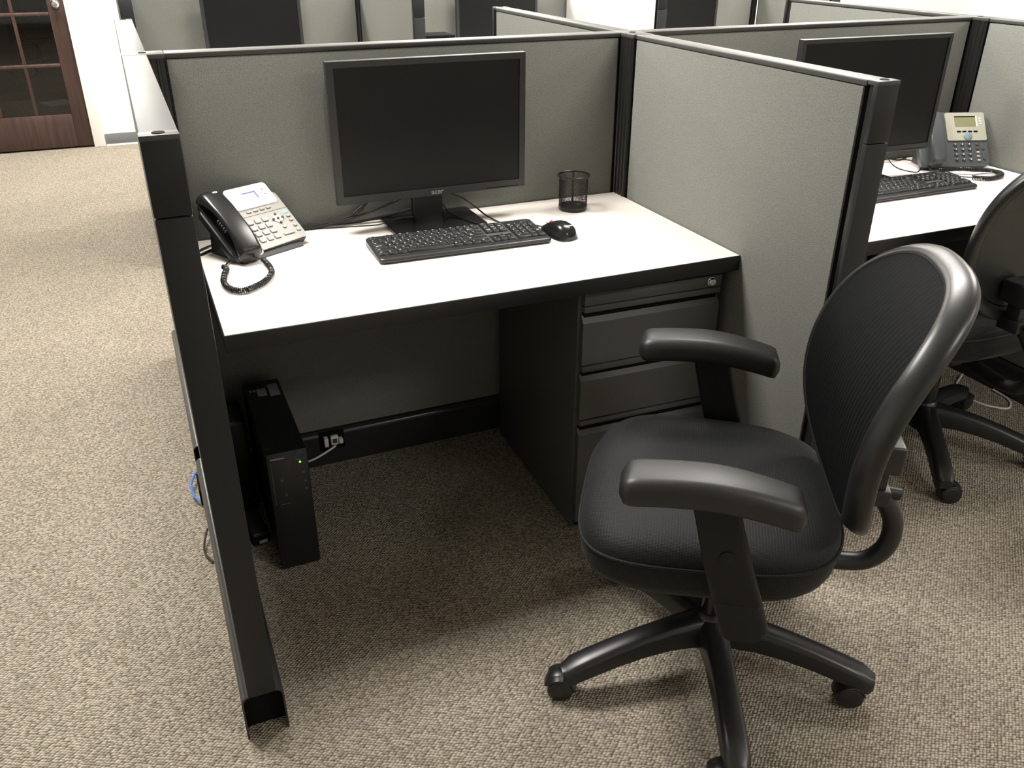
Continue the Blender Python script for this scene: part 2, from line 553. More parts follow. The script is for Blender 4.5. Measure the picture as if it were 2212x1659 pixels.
# casing and baseboard
bm = B(); bx(bm, DX1 + 0.002, DX1 + 0.08, YB - 0.018, YB, 0, DH + 0.08, 0.004); struct('trim_1', bm, m_white)
bm = B(); bx(bm, DX0 - 0.08, DX0 - 0.002, YB - 0.018, YB, 0, DH + 0.08, 0.004); struct('trim_2', bm, m_white)
bm = B(); bx(bm, DX0 - 0.08, DX1 + 0.08, YB - 0.019, YB, DH + 0.002, DH + 0.08, 0.004); struct('trim_3', bm, m_white)
bm = B(); bx(bm, DX1 + 0.085, XR, YB - 0.010, YB, 0.012, 0.088, 0.002); struct('baseboard_back', bm, m_vinyl)
bm = B(); bx(bm, DX1 + 0.085, XR, YB - 0.013, YB, 0.0, 0.012); struct('reflection_strip', bm, m_white)  # white strip paints the bright reflection along the carpet edge
# door
door = thing('door_1', None, None, (0, 0, 0)); door['kind'] = 'structure'
DY0, DY1 = YB - 0.002, YB + 0.04
bm = B(); bx(bm, DX1 - 0.105, DX1, DY0, DY1, 0.012, DH, 0.003); obj('stile', bm, m_wood, door)
bm = B(); bx(bm, DX0, DX0 + 0.105, DY0, DY1, 0.012, DH, 0.003); obj('stile', bm, m_wood, door)
gx0, gx1 = DX0 + 0.105, DX1 - 0.105
bm = B(); bx(bm, gx0, gx1, DY0 + 0.001, DY1 - 0.001, 0.012, 0.245, 0.003); obj('bottom_rail', bm, m_wood, door)
gz0, pitch = 0.245, 0.3385
gz1 = gz0 + 5 * pitch
bm = B(); bx(bm, gx0, gx1, DY0 + 0.001, DY1 - 0.001, gz1, DH, 0.003); obj('top_rail', bm, m_wood, door)
pw = (gx1 - gx0) / 3
for i in (1, 2):
    bm = B(); bx(bm, gx0 + i * pw - 0.012, gx0 + i * pw + 0.012, DY0 + 0.004, DY1 - 0.004, gz0, gz1, 0.006); obj('muntin', bm, m_wood, door)
for j in range(1, 5):
    bm = B(); bx(bm, gx0, gx1, DY0 + 0.003, DY1 - 0.003, gz0 + j * pitch - 0.012, gz0 + j * pitch + 0.012, 0.006); obj('muntin', bm, m_wood, door)
for j in range(5):
    for i in range(3):
        bm = B(); bx(bm, gx0 + i * pw + 0.002, gx0 + (i + 1) * pw - 0.002, YB + 0.016, YB + 0.020, gz0 + j * pitch + 0.002, gz0 + (j + 1) * pitch - 0.002)
        obj('glass_pane', bm, m_glass, door)
bm = B()
lathe(bm, [(0.001, -0.062), (0.018, -0.061), (0.027, -0.050), (0.028, -0.040), (0.020, -0.028), (0.012, -0.020), (0.012, -0.006), (0.031, -0.004), (0.031, 0.0)], seg=24)
bmesh.ops.rotate(bm, cent=(0, 0, 0), matrix=Matrix.Rotation(R(-90), 3, 'X'), verts=bm.verts[:])
o = obj('door_knob', bm, m_chrome, door, loc=(DX1 - 0.055, DY0, 0.985))

# ------------------------------------------------------------------ cubicle panels
H, T = 1.1887, 0.054
def raceway(L, T, m, h, x0=0.0):
    # hollow base cover with rounded shoulders, profile in (y, z)
    bm = B()
    hw = T / 2 + m
    prof = []
    for k in range(7):
        a = R(90 * k / 6)
        prof.append((hw - 0.016 + 0.016 * math.cos(a), h - 0.016 + 0.016 * math.sin(a)))
    prof = [(hw, 0.0)] + prof + [(T / 2 - 0.004, h)]
    inner = [(max(0.0, y - 0.0035), z - (0.0035 if z > 0 else 0)) for y, z in prof]
    ring = prof + inner[::-1]
    for sgn in (1, -1):
        loft(bm, [[Vector((x, sgn * y, z)) for y, z in ring] for x in (x0, x0 + L)])
    return bm
def panel(label, loc, rz, L, end_post=True, fab0=0.012, fab1=0.012, hr=0.112, m=0.0143, group=None, inner_mat=None, cat='partition', seam=0.118):
    t = thing('cubicle_panel', label, cat, loc, rz, group)
    LP = L - (0.030 if end_post else 0)
    bm = B(); bx(bm, 0, LP - (0.01 if end_post else 0), -T / 2 + 0.006, T / 2 - 0.006, 0.03, H - 0.011); obj('core_frame', bm, m_blackrib, t)
    for s in (1, -1):
        bm = B()
        y0, y1 = sorted((s * (T / 2 - 0.007), s * T / 2))
        bx(bm, fab0, LP - fab1, y0, y1, hr + 0.004, H - 0.0135, 0.003, 2)
        obj('fabric_insert', bm, m_fabric, t)
    bm = B(); bx(bm, 0, LP - 0.0006, -T / 2, T / 2, H - 0.012, H, 0.003, 3); obj('top_cap', bm, m_cap, t)
    obj('base_raceway', raceway(L if end_post else LP, T, m, hr), m_race, t)
    if end_post:
        bm = B(); bx(bm, LP + 0.002, L - 0.010, -T / 2 + 0.007, T / 2 - 0.007, hr, H - 0.004); obj('post_core', bm, m_blackrib, t)
        bm = B(); bx(bm, L - 0.014, L, -T / 2, T / 2, hr - 0.006, H - seam, 0.0025, 2); obj('post_cover', bm, m_char, t)
        bm = B(); bx(bm, L - 0.014, L, -T / 2, T / 2, H - seam + 0.0012, H - 0.004, 0.0025, 2); obj('post_cover', bm, m_char, t)
        bm = B(); bx(bm, LP + 0.0006, L + 0.0005, -T / 2 - 0.0005, T / 2 + 0.0005, H - 0.008, H + 0.0008, 0.0022, 2); pc = obj('post_cap', bm, m_cap, t)
        bm = B(); lathe(bm, [(0.0095, 0.0), (0.0090, 0.0012), (0.006, 0.0008), (0.001, 0.0006)], seg=20)
        obj('cap_plug', bm, m_dark, pc, loc=(L - 0.015, 0.0, H + 0.0006))
        bm = B(); bx(bm, L - 0.034, L - 0.030, -T / 2 - m + 0.004, T / 2 + m - 0.004, 0.002, hr - 0.006); obj('raceway_shade', bm, m_dark, t)  # near-black plate paints the shade inside the open raceway end
    return t
def connector(label, x0, x1, y0, y1):
    t = thing('connector_post', label, 'post', ((x0 + x1) / 2, (y0 + y1) / 2, 0))
    hx, hy = (x1 - x0) / 2, (y1 - y0) / 2
    bm = B()
    pts = []
    # fluted outline, counter-clockwise
    def side(a, b, n):
        out = []
        for k in range(n):
            for q, d in ((0.0, 0), (0.30, 0), (0.38, 0.003), (0.92, 0.003)):
                s = (k + q) / n
                p = Vector(a).lerp(Vector(b), s)
                nrm = Vector((-(b[1] - a[1]), b[0] - a[0])).normalized()
                out.append(p + nrm * d)
        return out
    cs = [(-hx, -hy), (hx, -hy), (hx, hy), (-hx, hy)]
    for i in range(4):
        a, b = cs[i], cs[(i + 1) % 4]
        n = max(2, round(math.dist(a, b) / 0.018))
        pts += side(a, b, n)
    loft(bm, [[Vector((p[0], p[1], z)) for p in pts] for z in (0.0, H - 0.010)])
    obj('fluted_column', bm, m_blackrib, t, ang=20)
    bm = B(); bx(bm, -hx - 0.0005, hx + 0.0005, -hy - 0.0005, hy + 0.0005, H - 0.010, H + 0.0004, 0.002, 2); pc = obj('post_cap', bm, m_cap, t)
    bm = B(); lathe(bm, [(0.0095, 0.0), (0.0088, 0.0012), (0.006, 0.0009), (0.001, 0.0008)], seg=20)
    obj('cap_plug', bm, m_dark, pc, loc=(0, 0, H + 0.0004))
    return t
XLc, XRc, XNc = -1.288, 0.0216, 1.363          # panel centre lines
YBc = 0.0295
connector('black fluted corner post at left end of panel behind the desk phone', XLc - T / 2, -1.224, -0.012, YBc + T / 2)
connector('black fluted corner post beside the wire pencil cup', -0.013, XRc + T / 2 + 0.002, -0.066, YBc + T / 2)
connector('black fluted corner post behind the grey desk phone in neighbouring cubicle', XNc - T / 2 - 0.004, XNc + T / 2, -0.06, YBc + T / 2)
panel('grey fabric panel standing behind the large monitor with phone beside it', (-1.2235, YBc, 0), 0, 1.2100, False, 0.003, 0.006)
panel('grey fabric wing panel with wide black end post left of the tower computer', (XLc, -0.0125, 0), R(-90), 0.9413)
panel('pale grey fabric wing panel between drawer pedestal and neighbouring cubicle', (XRc, -0.0665, 0), R(-90), 0.9025, True, 0.004, 0.008)
panel('dark grey fabric panel behind the neighbouring cubicle monitor', (XRc + T / 2 + 0.0025, YBc, 0), 0, XNc - T - 0.004 - XRc - 0.003, False, 0.004, 0.006)
panel('beige grey wing panel right of the grey keypad phone', (XNc, -0.0605, 0), R(-90), 0.90, True, 0.004, 0.008)
panel('wing panel with white lit cap beyond the left corner post', (XLc, YBc + T / 2 + 0.001, 0), R(90), 0.90, True, 0.004, 0.008)
panel('beige wing panel beyond the desk monitor, end post in front of a far monitor', (XRc, YBc + T / 2 + 0.001, 0), R(90), 0.93, True, 0.004, 0.008)
panel('beige wing panel at upper right beyond neighbouring monitor', (XNc, YBc + T / 2 + 0.001, 0), R(90), 0.912, True, 0.004, 0.008)
# far row across the aisle
YFR = 3.14
panel('far grey back panel behind the leftmost far monitor', (-1.235, YFR, 0), 0, 1.24, False)
panel('far grey back panel behind the middle far monitor', (0.085, YFR, 0), 0, 1.305, False)
panel('far beige back panel behind the rightmost far monitor', (1.475, YFR, 0), 0, 1.335, False)
connector('far black post between leftmost far monitor and warm grey wing', 0.008, 0.066, YFR - 0.05, YFR + T / 2)
connector('far black post at right edge of middle far panel', 1.40, 1.455, YFR - 0.05, YFR + T / 2)
panel('far wing panel seen edge-on as dark post above the white cap', (-1.258, YFR - 0.046, 0), R(-90), 1.09)
panel('far wing panel with warm grey face left of the middle far monitor', (0.038, YFR - 0.052, 0), R(-90), 1.06)
wp = panel('far wing panel covered by white board left of the rightmost far monitor', (1.385, YFR - 0.052, 0), R(-90), 1.08)
bm = B(); bx(bm, 1.340, 1.3555, 2.035, 3.07, 0.78, 1.17, 0.003); tag(obj('white_board', bm, m_board), 'white board fixed flat on far wing panel', 'board')
panel('far pale wing panel at right end of rightmost far panel', (2.862, YFR - 0.046, 0), R(-90), 0.75)
connector('far thin black post at right end of rightmost far panel', 2.812, 2.834, YFR - 0.045, YFR + T / 2)

# ------------------------------------------------------------------ desks
DW, DD, DT, DZ = 1.2297, 0.6315, 0.038, 0.737
def desk(label, loc, W, D):
    t = thing('desk', label, 'desk', loc)
    bm = B(); bx(bm, -W + 0.0015, -0.0015, -D + 0.0015, -0.0015, DZ - DT + 0.002, DZ); obj('laminate_top', bm, m_lam, t)
    bm = B()
    bx(bm, -W - 0.0005, 0.0005, -D - 0.0005, -D + 0.0015, DZ - DT, DZ - 0.0008, 0.0006, 2)
    bx(bm, -W - 0.0005, -W + 0.0015, -D, 0, DZ - DT, DZ - 0.0008)
    bx(bm, -0.0015, 0.0005, -D, 0, DZ - DT, DZ - 0.0008)
    bx(bm, -W + 0.0016, -0.0016, -D + 0.0016, -0.0016, DZ - DT, DZ - DT + 0.0018)
    obj('edge_band', bm, m_edge, t)
    for xs in (-W + 0.02, -0.035):
        bm = B()
        v = [(-0.02, DZ - DT - 0.001), (-D + 0.12, DZ - DT - 0.001), (-D + 0.12, DZ - DT - 0.02), (-0.02, DZ - DT - 0.16)]
        loft(bm, [[Vector((x, y, z)) for y, z in v] for x in (xs - 0.003, xs + 0.003)])
        obj('support_bracket', bm, m_edge, t)
    return t
desk('white topped desk with black edge holding the large monitor', (-0.0075, 0, 0), DW - 0.0075, DD)
desk('white topped desk with black edge in neighbouring cubicle at right', (1.330, -0.002, 0), 1.258, 0.672)

# ------------------------------------------------------------------ pedestals
def pedestal(label, loc, rz):
    # origin: front left floor corner, +x right, +y to the back
    W, D, HT = 0.392, 0.55, 0.688
    t = thing('drawer_pedestal', label, 'drawer unit', loc, rz)
    bm = B()
    bx(bm, 0, W, 0.020, D, 0.006, HT - 0.004, 0.002)
    obj('body', bm, m_steel, t)
    bm = B(); bx(bm, 0.012, W - 0.012, 0.010, 0.022, 0.012, HT - 0.01); obj('inner_face', bm, m_dark, t)
    bm = B(); bx(bm, 0.008, W - 0.006, 0.0, 0.022, 0.656, 0.686, 0.001); lr = obj('lock_rail', bm, m_steel, t)
    bm = B()
    lathe(bm, [(0.001, 0.0085), (0.008, 0.008), (0.0098, 0.006), (0.0102, 0.002), (0.0118, 0.0015), (0.0118, 0.0)], seg=24)
    bmesh.ops.rotate(bm, cent=(0, 0, 0), matrix=Matrix.Rotation(R(90), 3, 'X'), verts=bm.verts[:])
    lk = obj('lock', bm, m_chrome, lr, loc=(W - 0.036, 0.0, 0.671))
    # pairs (lip top, lip bottom, pull bevel top, front top, front bottom)
    for (a, b_, c, d, e) in ((0.653, 0.638, 0.628, 0.611, 0.500), (0.496, 0.480, 0.471, 0.455, 0.347), (0.342, 0.328, 0.316, 0.300, 0.030)):
        bm = B()
        prof = [(0.000, e), (0.000, d), (0.014, c), (0.018, c), (0.018, e)]
        loft(bm, [[Vector((x, y, z)) for y, z in prof] for x in (0.006, W - 0.006)])
        dr = obj('drawer', bm, m_steel, t)
        bm = B(); bx(bm, 0.008, W - 0.006, 0.0, 0.018, b_, a, 0.001); obj('drawer_lip', bm, m_steel, dr)
    return t
pedestal('charcoal steel three drawer pedestal under right end of the white desk', (-0.4245, -0.602, 0), R(-1.4))
pedestal('charcoal steel drawer pedestal in neighbouring cubicle behind the near chair back', (0.036, -0.620, 0), 0)

# ------------------------------------------------------------------ monitors
def monitor(label, loc, rz, W=0.523, HM=0.349, zb=0.815, logo=True, base_y=0.05, bez=(0.0175, 0.0155, 0.0215)):
    # origin on desk under the screen face centre; the face looks along -y
    t = thing('monitor', label, 'monitor', loc, rz)
    z0 = zb - DZ
    z1 = z0 + HM
    bl, bt, bb = bez
    bm = B()
    o_ = [(-W / 2, z0), (W / 2, z0), (W / 2, z1), (-W / 2, z1)]
    i_ = [(-W / 2 + bl, z0 + bb), (W / 2 - bl, z0 + bb), (W / 2 - bl, z1 - bt), (-W / 2 + bl, z1 - bt)]
    rings = [[Vector((x, 0.022, z)) for x, z in o_], [Vector((x, 0.0015, z)) for x, z in o_],
             [Vector((x * (1 - 0.003), 0.0, z0 + (z - z0) * 0.996 + 0.0007)) for x, z in o_], [Vector((x, 0.0, z)) for x, z in i_], [Vector((x, 0.0035, z)) for x, z in i_]]
    loft(bm, rings, False, False)
    fr = obj('bezel', bm, m_bezel, t, ang=20)
    if logo:
        lg = mobj('logo', text_mesh('acer', 0.0195, m_gink, shear=0.15, bold=0.0003), fr, (0.006, -0.0006, z0 + bb / 2))
        lg.rotation_euler = (R(90), 0, 0)
    bm = B(); bx(bm, W / 2 - 0.115, W / 2 - 0.02, -0.0004, 0.001, z0 + 0.004, z0 + 0.0055); obj('button_strip', bm, m_dark, fr)
    bm = B(); bx(bm, -W / 2 + bl - 0.001, W / 2 - bl + 0.001, 0.003, 0.006, z0 + bb - 0.001, z1 - bt + 0.001); obj('screen', bm, m_scr, t)
    bm = B()
    loft(bm, [[Vector((x * s, y, (z0 + z1) / 2 + q * (z - (z0 + z1) / 2))) for x, z in o_] for y, s, q in ((0.0215, 0.999, 0.999), (0.030, 0.96, 0.95), (0.050, 0.72, 0.66), (0.054, 0.68, 0.62))])
    obj('rear_shell', bm, m_black, t)
    bm = B()
    loft(bm, [[Vector((x, y, z)) for x, y in rrect(wd, 0.028 + 2 * (base_y - 0.05), 0.006, 3, -0.008, yy - (base_y - 0.05) * 0.5)] for z, wd, yy in ((0.008, 0.088, base_y - 0.002), (0.05, 0.086, base_y), (z0 + 0.12, 0.086, base_y + 0.004))])
    obj('neck', bm, m_black, t)
    bm = B(); slab(bm, 0.255, 0.176, 0.010, 0.0, 0.012, -0.006, base_y - 0.0445, 0.003); obj('stand_base', bm, m_gblack, t)
    return t
monitor('large black widescreen monitor with grey maker logo on the near white desk', (-0.612, -0.100, DZ), 0)
monitor('black widescreen monitor on the neighbouring desk at right, partly behind an end post', (0.752, -0.195, DZ), R(-2), 0.556, 0.346, 0.822, True, 0.075, (0.013, 0.012, 0.019))
for lab, x in (('leftmost of three far black monitors beyond the panels', -0.612), ('middle far black monitor behind end of beige wing panel', 0.835), ('rightmost far black monitor beside white board', 2.165)):
    monitor(lab, (x, 2.985, DZ), 0, 0.53, 0.349, 0.815, False)
for lab, x in (('far desk under leftmost far monitor', 0.0), ('far desk under middle far monitor', 1.345), ('far desk under rightmost far monitor', 2.74)):
    desk(lab, (x + 0.003, YFR - 0.06, 0), 1.218, 0.62)

# ------------------------------------------------------------------ keyboards
KU = 0.01905
ROWS = []
def row(y, items, h=1):
    x = 0.0
    for it in items:
        if isinstance(it, (int, float)):
            x += it
        else:
            s, wd = it
            ROWS.append((s, x + wd / 2, y, wd, h))
            x += wd
k1 = lambda s: [(c, 1) for c in s.split()]
NX, PX = 15.45, 18.90
row(5.25, [('Esc', 1), 1] + k1('F1 F2 F3 F4') + [0.5] + k1('F5 F6 F7 F8') + [0.5] + k1('F9 F10 F11 F12') + [NX - 15.0] + [('PrtSc', 1), ('Scroll', 1), ('Pause', 1)])
row(4, k1('~ 1 2 3 4 5 6 7 8 9 0 - =') + [('Backspace', 2), NX - 15] + k1('Insert Home PgUp') + [PX - NX - 3] + k1('Num / * -'))
row(3, [('Tab', 1.5)] + k1('Q W E R T Y U I O P [ ]') + [('|', 1.5), NX - 15] + k1('Delete End PgDn') + [PX - NX - 3] + k1('7 8 9'))
row(2, [('Caps Lock', 1.75)] + k1("A S D F G H J K L ; '") + [('Enter', 2.25), PX - 15] + k1('4 5 6'))
row(1, [('Shift', 2.25)] + k1('Z X C V B N M , . ?') + [('Shift', 2.75), NX - 15 + 1, ('^', 1), PX - NX - 2] + k1('1 2 3'))
row(0, [('Ctrl', 1.25), ('#', 1.25), ('Alt', 1.25), ('', 6.25), ('Alt', 1.25), ('#', 1.25), ('=', 1.25), ('Ctrl', 1.25), NX - 15, ('<', 1), ('v', 1), ('>', 1), PX - NX - 3, ('0', 2), ('.', 1)])
ROWS.append(('+', PX + 3.5, 2.5, 1, 2))
ROWS.append(('Enter', PX + 3.5, 0.5, 1, 2))
KEYM = {}
def key_mesh(wd, h):
    if (wd, h) in KEYM:
        return KEYM[(wd, h)]
    bm = B()
    W_, D_ = wd * KU - 0.0016, h * KU - 0.0016
    loft(bm, [[Vector((x, y + yo, z)) for x, y in rrect(W_ - i, D_ - j, 0.0022, 2)] for i, j, z, yo in ((0, 0, 0, 0), (0.0015, 0.0015, 0.0040, 0.0003), (0.0042, 0.0040, 0.0058, 0.0007), (0.0056, 0.0054, 0.0060, 0.0007))])
    bmesh.ops.recalc_face_normals(bm, faces=bm.faces[:])
    me = bpy.data.meshes.new('key')
    bm.to_mesh(me); bm.free()
    me.shade_smooth(); me.set_sharp_from_angle(angle=R(30))
    me.materials.append(m_kb)
    KEYM[(wd, h)] = me
    return me
def keyboard(label, loc, rz):
    # origin front left foot, x right, y to the back
    t = thing('keyboard', label, 'keyboard', loc, rz)
    W, D = 0.450, 0.155
    zt = lambda y: 0.0135 + 0.0100 * (y / D)
    bm = B()
    rings = []
    for ins, zf in ((0.004, lambda y: 0.001), (0.001, lambda y: 0.004), (0.0, lambda y: 0.007), (0.0008, lambda y: zt(y) - 0.0035), (0.003, lambda y: zt(y) - 0.0010), (0.007, lambda y: zt(y)), (0.013, lambda y: zt(y) - 0.0003)):
        rings.append([Vector((x + W / 2, y + D / 2, zf(y + D / 2))) for x, y in rrect(W - 2 * ins, D - 2 * ins, max(0.004, 0.014 - ins), 5)])
    loft(bm, rings)
    obj('case', bm, m_kb, t)
    sl = math.atan(0.0100 / D)
    x0, y0 = 0.0055, 0.0225
    bm = B(); bx(bm, x0 + NX * KU - 0.004, x0 + (NX + 3) * KU + 0.004, y0 + 2 * KU + 0.001, y0 + 2.0 * KU + 0.0175, zt(y0 + 2.5 * KU) - 0.002, zt(y0 + 2.5 * KU) + 0.0008); obj('grey_insert', bm, m_kbg, t)
    for xs in (x0 + NX * KU - 0.0055, x0 + (NX + 3) * KU + 0.0025):
        bm = B()
        loft(bm, [[Vector((x, y, zt(y) + dz)) for x, dz in ((xs, -0.002), (xs + 0.003, -0.002), (xs + 0.003, 0.0008), (xs, 0.0008))] for y in (y0 - 0.001, y0 + 6.3 * KU)])
        obj('grey_insert', bm, m_kbg, t)
    zc = (y0 + 5.3 * KU)
    mk = mobj('logo', text_mesh('Logitech', 0.0048, m_gink, 'LEFT'), t, (W - 0.035, zc + 0.012, zt(zc + 0.012) + 0.0004))
    mk.rotation_euler = (sl, 0, 0)
    for k in range(3):
        bm = B(); slab(bm, 0.004, 0.002, 0.0008, 0, 0.0006); obj('status_light', bm, m_gink, t, loc=(x0 + (PX + 0.5 + k * 0.9) * KU, zc - 0.002, zt(zc) + 0.0))
    for (s, x, y, wd, h) in ROWS:
        cx, cy = x0 + x * KU, y0 + (y + h / 2.0 + (0.5 - h / 2.0 if h == 1 else 0)) * KU if h == 1 else y0 + (y + 0.5) * KU
        k = mobj('key', key_mesh(wd, h), t, (cx, cy, zt(cy) - 0.0006))
        k.rotation_euler = (sl, 0, 0)
        if s:
            size = 0.0050 if len(s) == 1 else 0.0036
            tx = -wd * KU / 2 + 0.0042
            l = mobj('legend', text_mesh(s, size, m_ink, 'LEFT', bold=0.00012), k, (tx, h * KU / 2 - 0.0062, 0.0062))
    return t
keyboard('black full size keyboard with white legends in front of large near monitor', (-0.8404, -0.3611, DZ), -0.0163)
kb2 = keyboard('black keyboard on the neighbouring desk in front of grey phone', (0.600, -0.410, DZ), R(0.5))

# ------------------------------------------------------------------ mouse
t = thing('mouse', 'black computer mouse with small red wheel right of the near keyboard', 'mouse', (-0.350, -0.317, DZ), R(11))
bm = B()
prof = [(-0.054, 0.012, 0.010), (-0.050, 0.022, 0.021), (-0.042, 0.0285, 0.030), (-0.028, 0.0315, 0.0365), (-0.010, 0.0315, 0.0385), (0.010, 0.0300, 0.0355), (0.028, 0.0290, 0.0285), (0.042, 0.0275, 0.0205), (0.050, 0.024, 0.0145), (0.054, 0.017, 0.010)]
def mring(y, hw, hz):
    pts = []
    n = 20
    for k in range(n):
        a = 2 * PI * k / n
        c, s = math.cos(a), math.sin(a)
        x = hw * math.copysign(abs(c) ** 0.75, c)
        z = 0.004 + (hz - 0.004) * (abs(s) ** 0.8) if s > 0 else 0.004 - 0.0035 * abs(s) ** 0.5
        if s > 0:                                  # waist on the sides
            x *= 1 - 0.16 * math.sin(PI * min(1, max(0, (z / hz) * 1.1 - 0.05)))
        pts.append(Vector((x, y, z)))
    return pts
loft(bm, [mring(*p) for p in prof])
bmesh.ops.scale(bm, vec=(1.04, 1.04, 1.06), verts=bm.verts[:]); obj('shell', bm, m_mouse, t, ang=60)
bm = B(); disc_round(bm, (0, 0.030, 0.0235), (1, 0, 0), 0.0095, 0.006, 0.002, 20); obj('scroll_wheel', bm, m_red, t)
bm = B(); bx(bm, -0.0006, 0.0006, 0.040, 0.0525, 0.014, 0.0222); obj('button_seam', bm, m_dark, t)
l = mobj('logo', text_mesh('lenovo', 0.0085, m_ink, bold=0.00015), t, (0.002, -0.040, 0.0362)); l.rotation_euler = (R(30), 0, R(0))

# ------------------------------------------------------------------ wire cup
t = thing('pencil_cup', 'empty black wire mesh pencil cup near the corner of the white desk', 'pencil cup', (-0.207, -0.115, DZ))
def cupr(z): return 0.0395 + 0.0015 * (z / 0.1) + (0.004 * ((z - 0.090) / 0.01) if z > 0.09 else 0)
bm = B(); lathe(bm, [(0.001, 0.006), (0.036, 0.006), (0.0385, 0.0085), (0.0395, 0.0125), (0.041, 0.0125), (0.0405, 0.004), (0.038, 0.0), (0.001, 0.0)], seg=40); obj('base_cup', bm, m_mesh, t)
bm = B()
n = 64
for sgn in (1, -1):
    for k in range(n):
        a0 = 2 * PI * k / n
        pts = []
        for j in range(15):
            z = 0.012 + 0.084 * j / 14
            a = a0 + sgn * 0.62 * j / 14
            pts.append((a, z))
        wv = 0.00034
        rg = []
        for a, z in pts:
            r_ = cupr(z)
            da = wv / r_ * 1.0
            rg.append([Vector(((r_ + d) * math.cos(a + e * da), (r_ + d) * math.sin(a + e * da), z)) for d, e in ((-0.0003, -1), (-0.0003, 1), (0.0003, 1), (0.0003, -1))])
        loft(bm, rg, False, False)
w_ = obj('wire_wall', bm, m_mesh, t, smooth=False); w_['kind'] = 'stuff'
bm = B(); bx(bm, -0.003, 0.003, -0.0004, 0.0004, 0.012, 0.096); sm = obj('wall_seam', bm, m_mesh, t, loc=(0.040 * math.cos(R(65)), 0.040 * math.sin(R(65)), 0)); sm.rotation_euler = (0, 0, R(-25))
bm = B()
rg = []
for k in range(48):
    a = 2 * PI * k / 48
    rg.append([Vector(((0.0445 + 0.0026 * math.cos(q)) * math.cos(a), (0.0445 + 0.0026 * math.cos(q)) * math.sin(a), 0.0975 + 0.0026 * math.sin(q))) for q in [2 * PI * i / 10 for i in range(10)]])
loft(bm, rg + [rg[0]], False, False)
bmesh.ops.remove_doubles(bm, verts=bm.verts[:], dist=1e-6)
obj('rim', bm, m_mesh, t)

# ------------------------------------------------------------------ phones
def xform(bm, Mx):
    bmesh.ops.transform(bm, matrix=Mx, verts=bm.verts[:])
    return bm
def slope(th, z0):
    c, s = math.cos(th), math.sin(th)
    return Matrix(((1, 0, 0, 0), (0, c, -s, 0), (0, s, c, z0), (0, 0, 0, 1)))
def handset_bm(s0, t0, t1, wd, arch, n0, tip=0.030):
    # along t; arched bar with fuller ends
    bm = B()
    rings = []
    N = 22
    for i in range(N + 1):
        q = i / N
        tt = t0 + (t1 - t0) * q
        e = abs(2 * q - 1)
        endr = math.sqrt(max(0.0, 1 - max(0, (e - 0.86) / 0.14) ** 2))
        top = n0 + 0.020 + arch * (1 - (2 * q - 1) ** 2)
        th_ = 0.018 + tip * max(0, (e - 0.35) / 0.65) ** 1.5
        wloc = wd * (0.86 + 0.14 * e ** 1.5) * (0.62 + 0.38 * endr)
        hz = th_ * (0.45 + 0.55 * endr)
        zc = top - 0.5 * th_ - 0.004 * (1 - endr)
        rings.append([Vector((s0 + x, tt, zc + z)) for x, z in rrect(wloc, hz, min(hz, wloc) * 0.42, 4)])
    loft(bm, rings)
    return bm
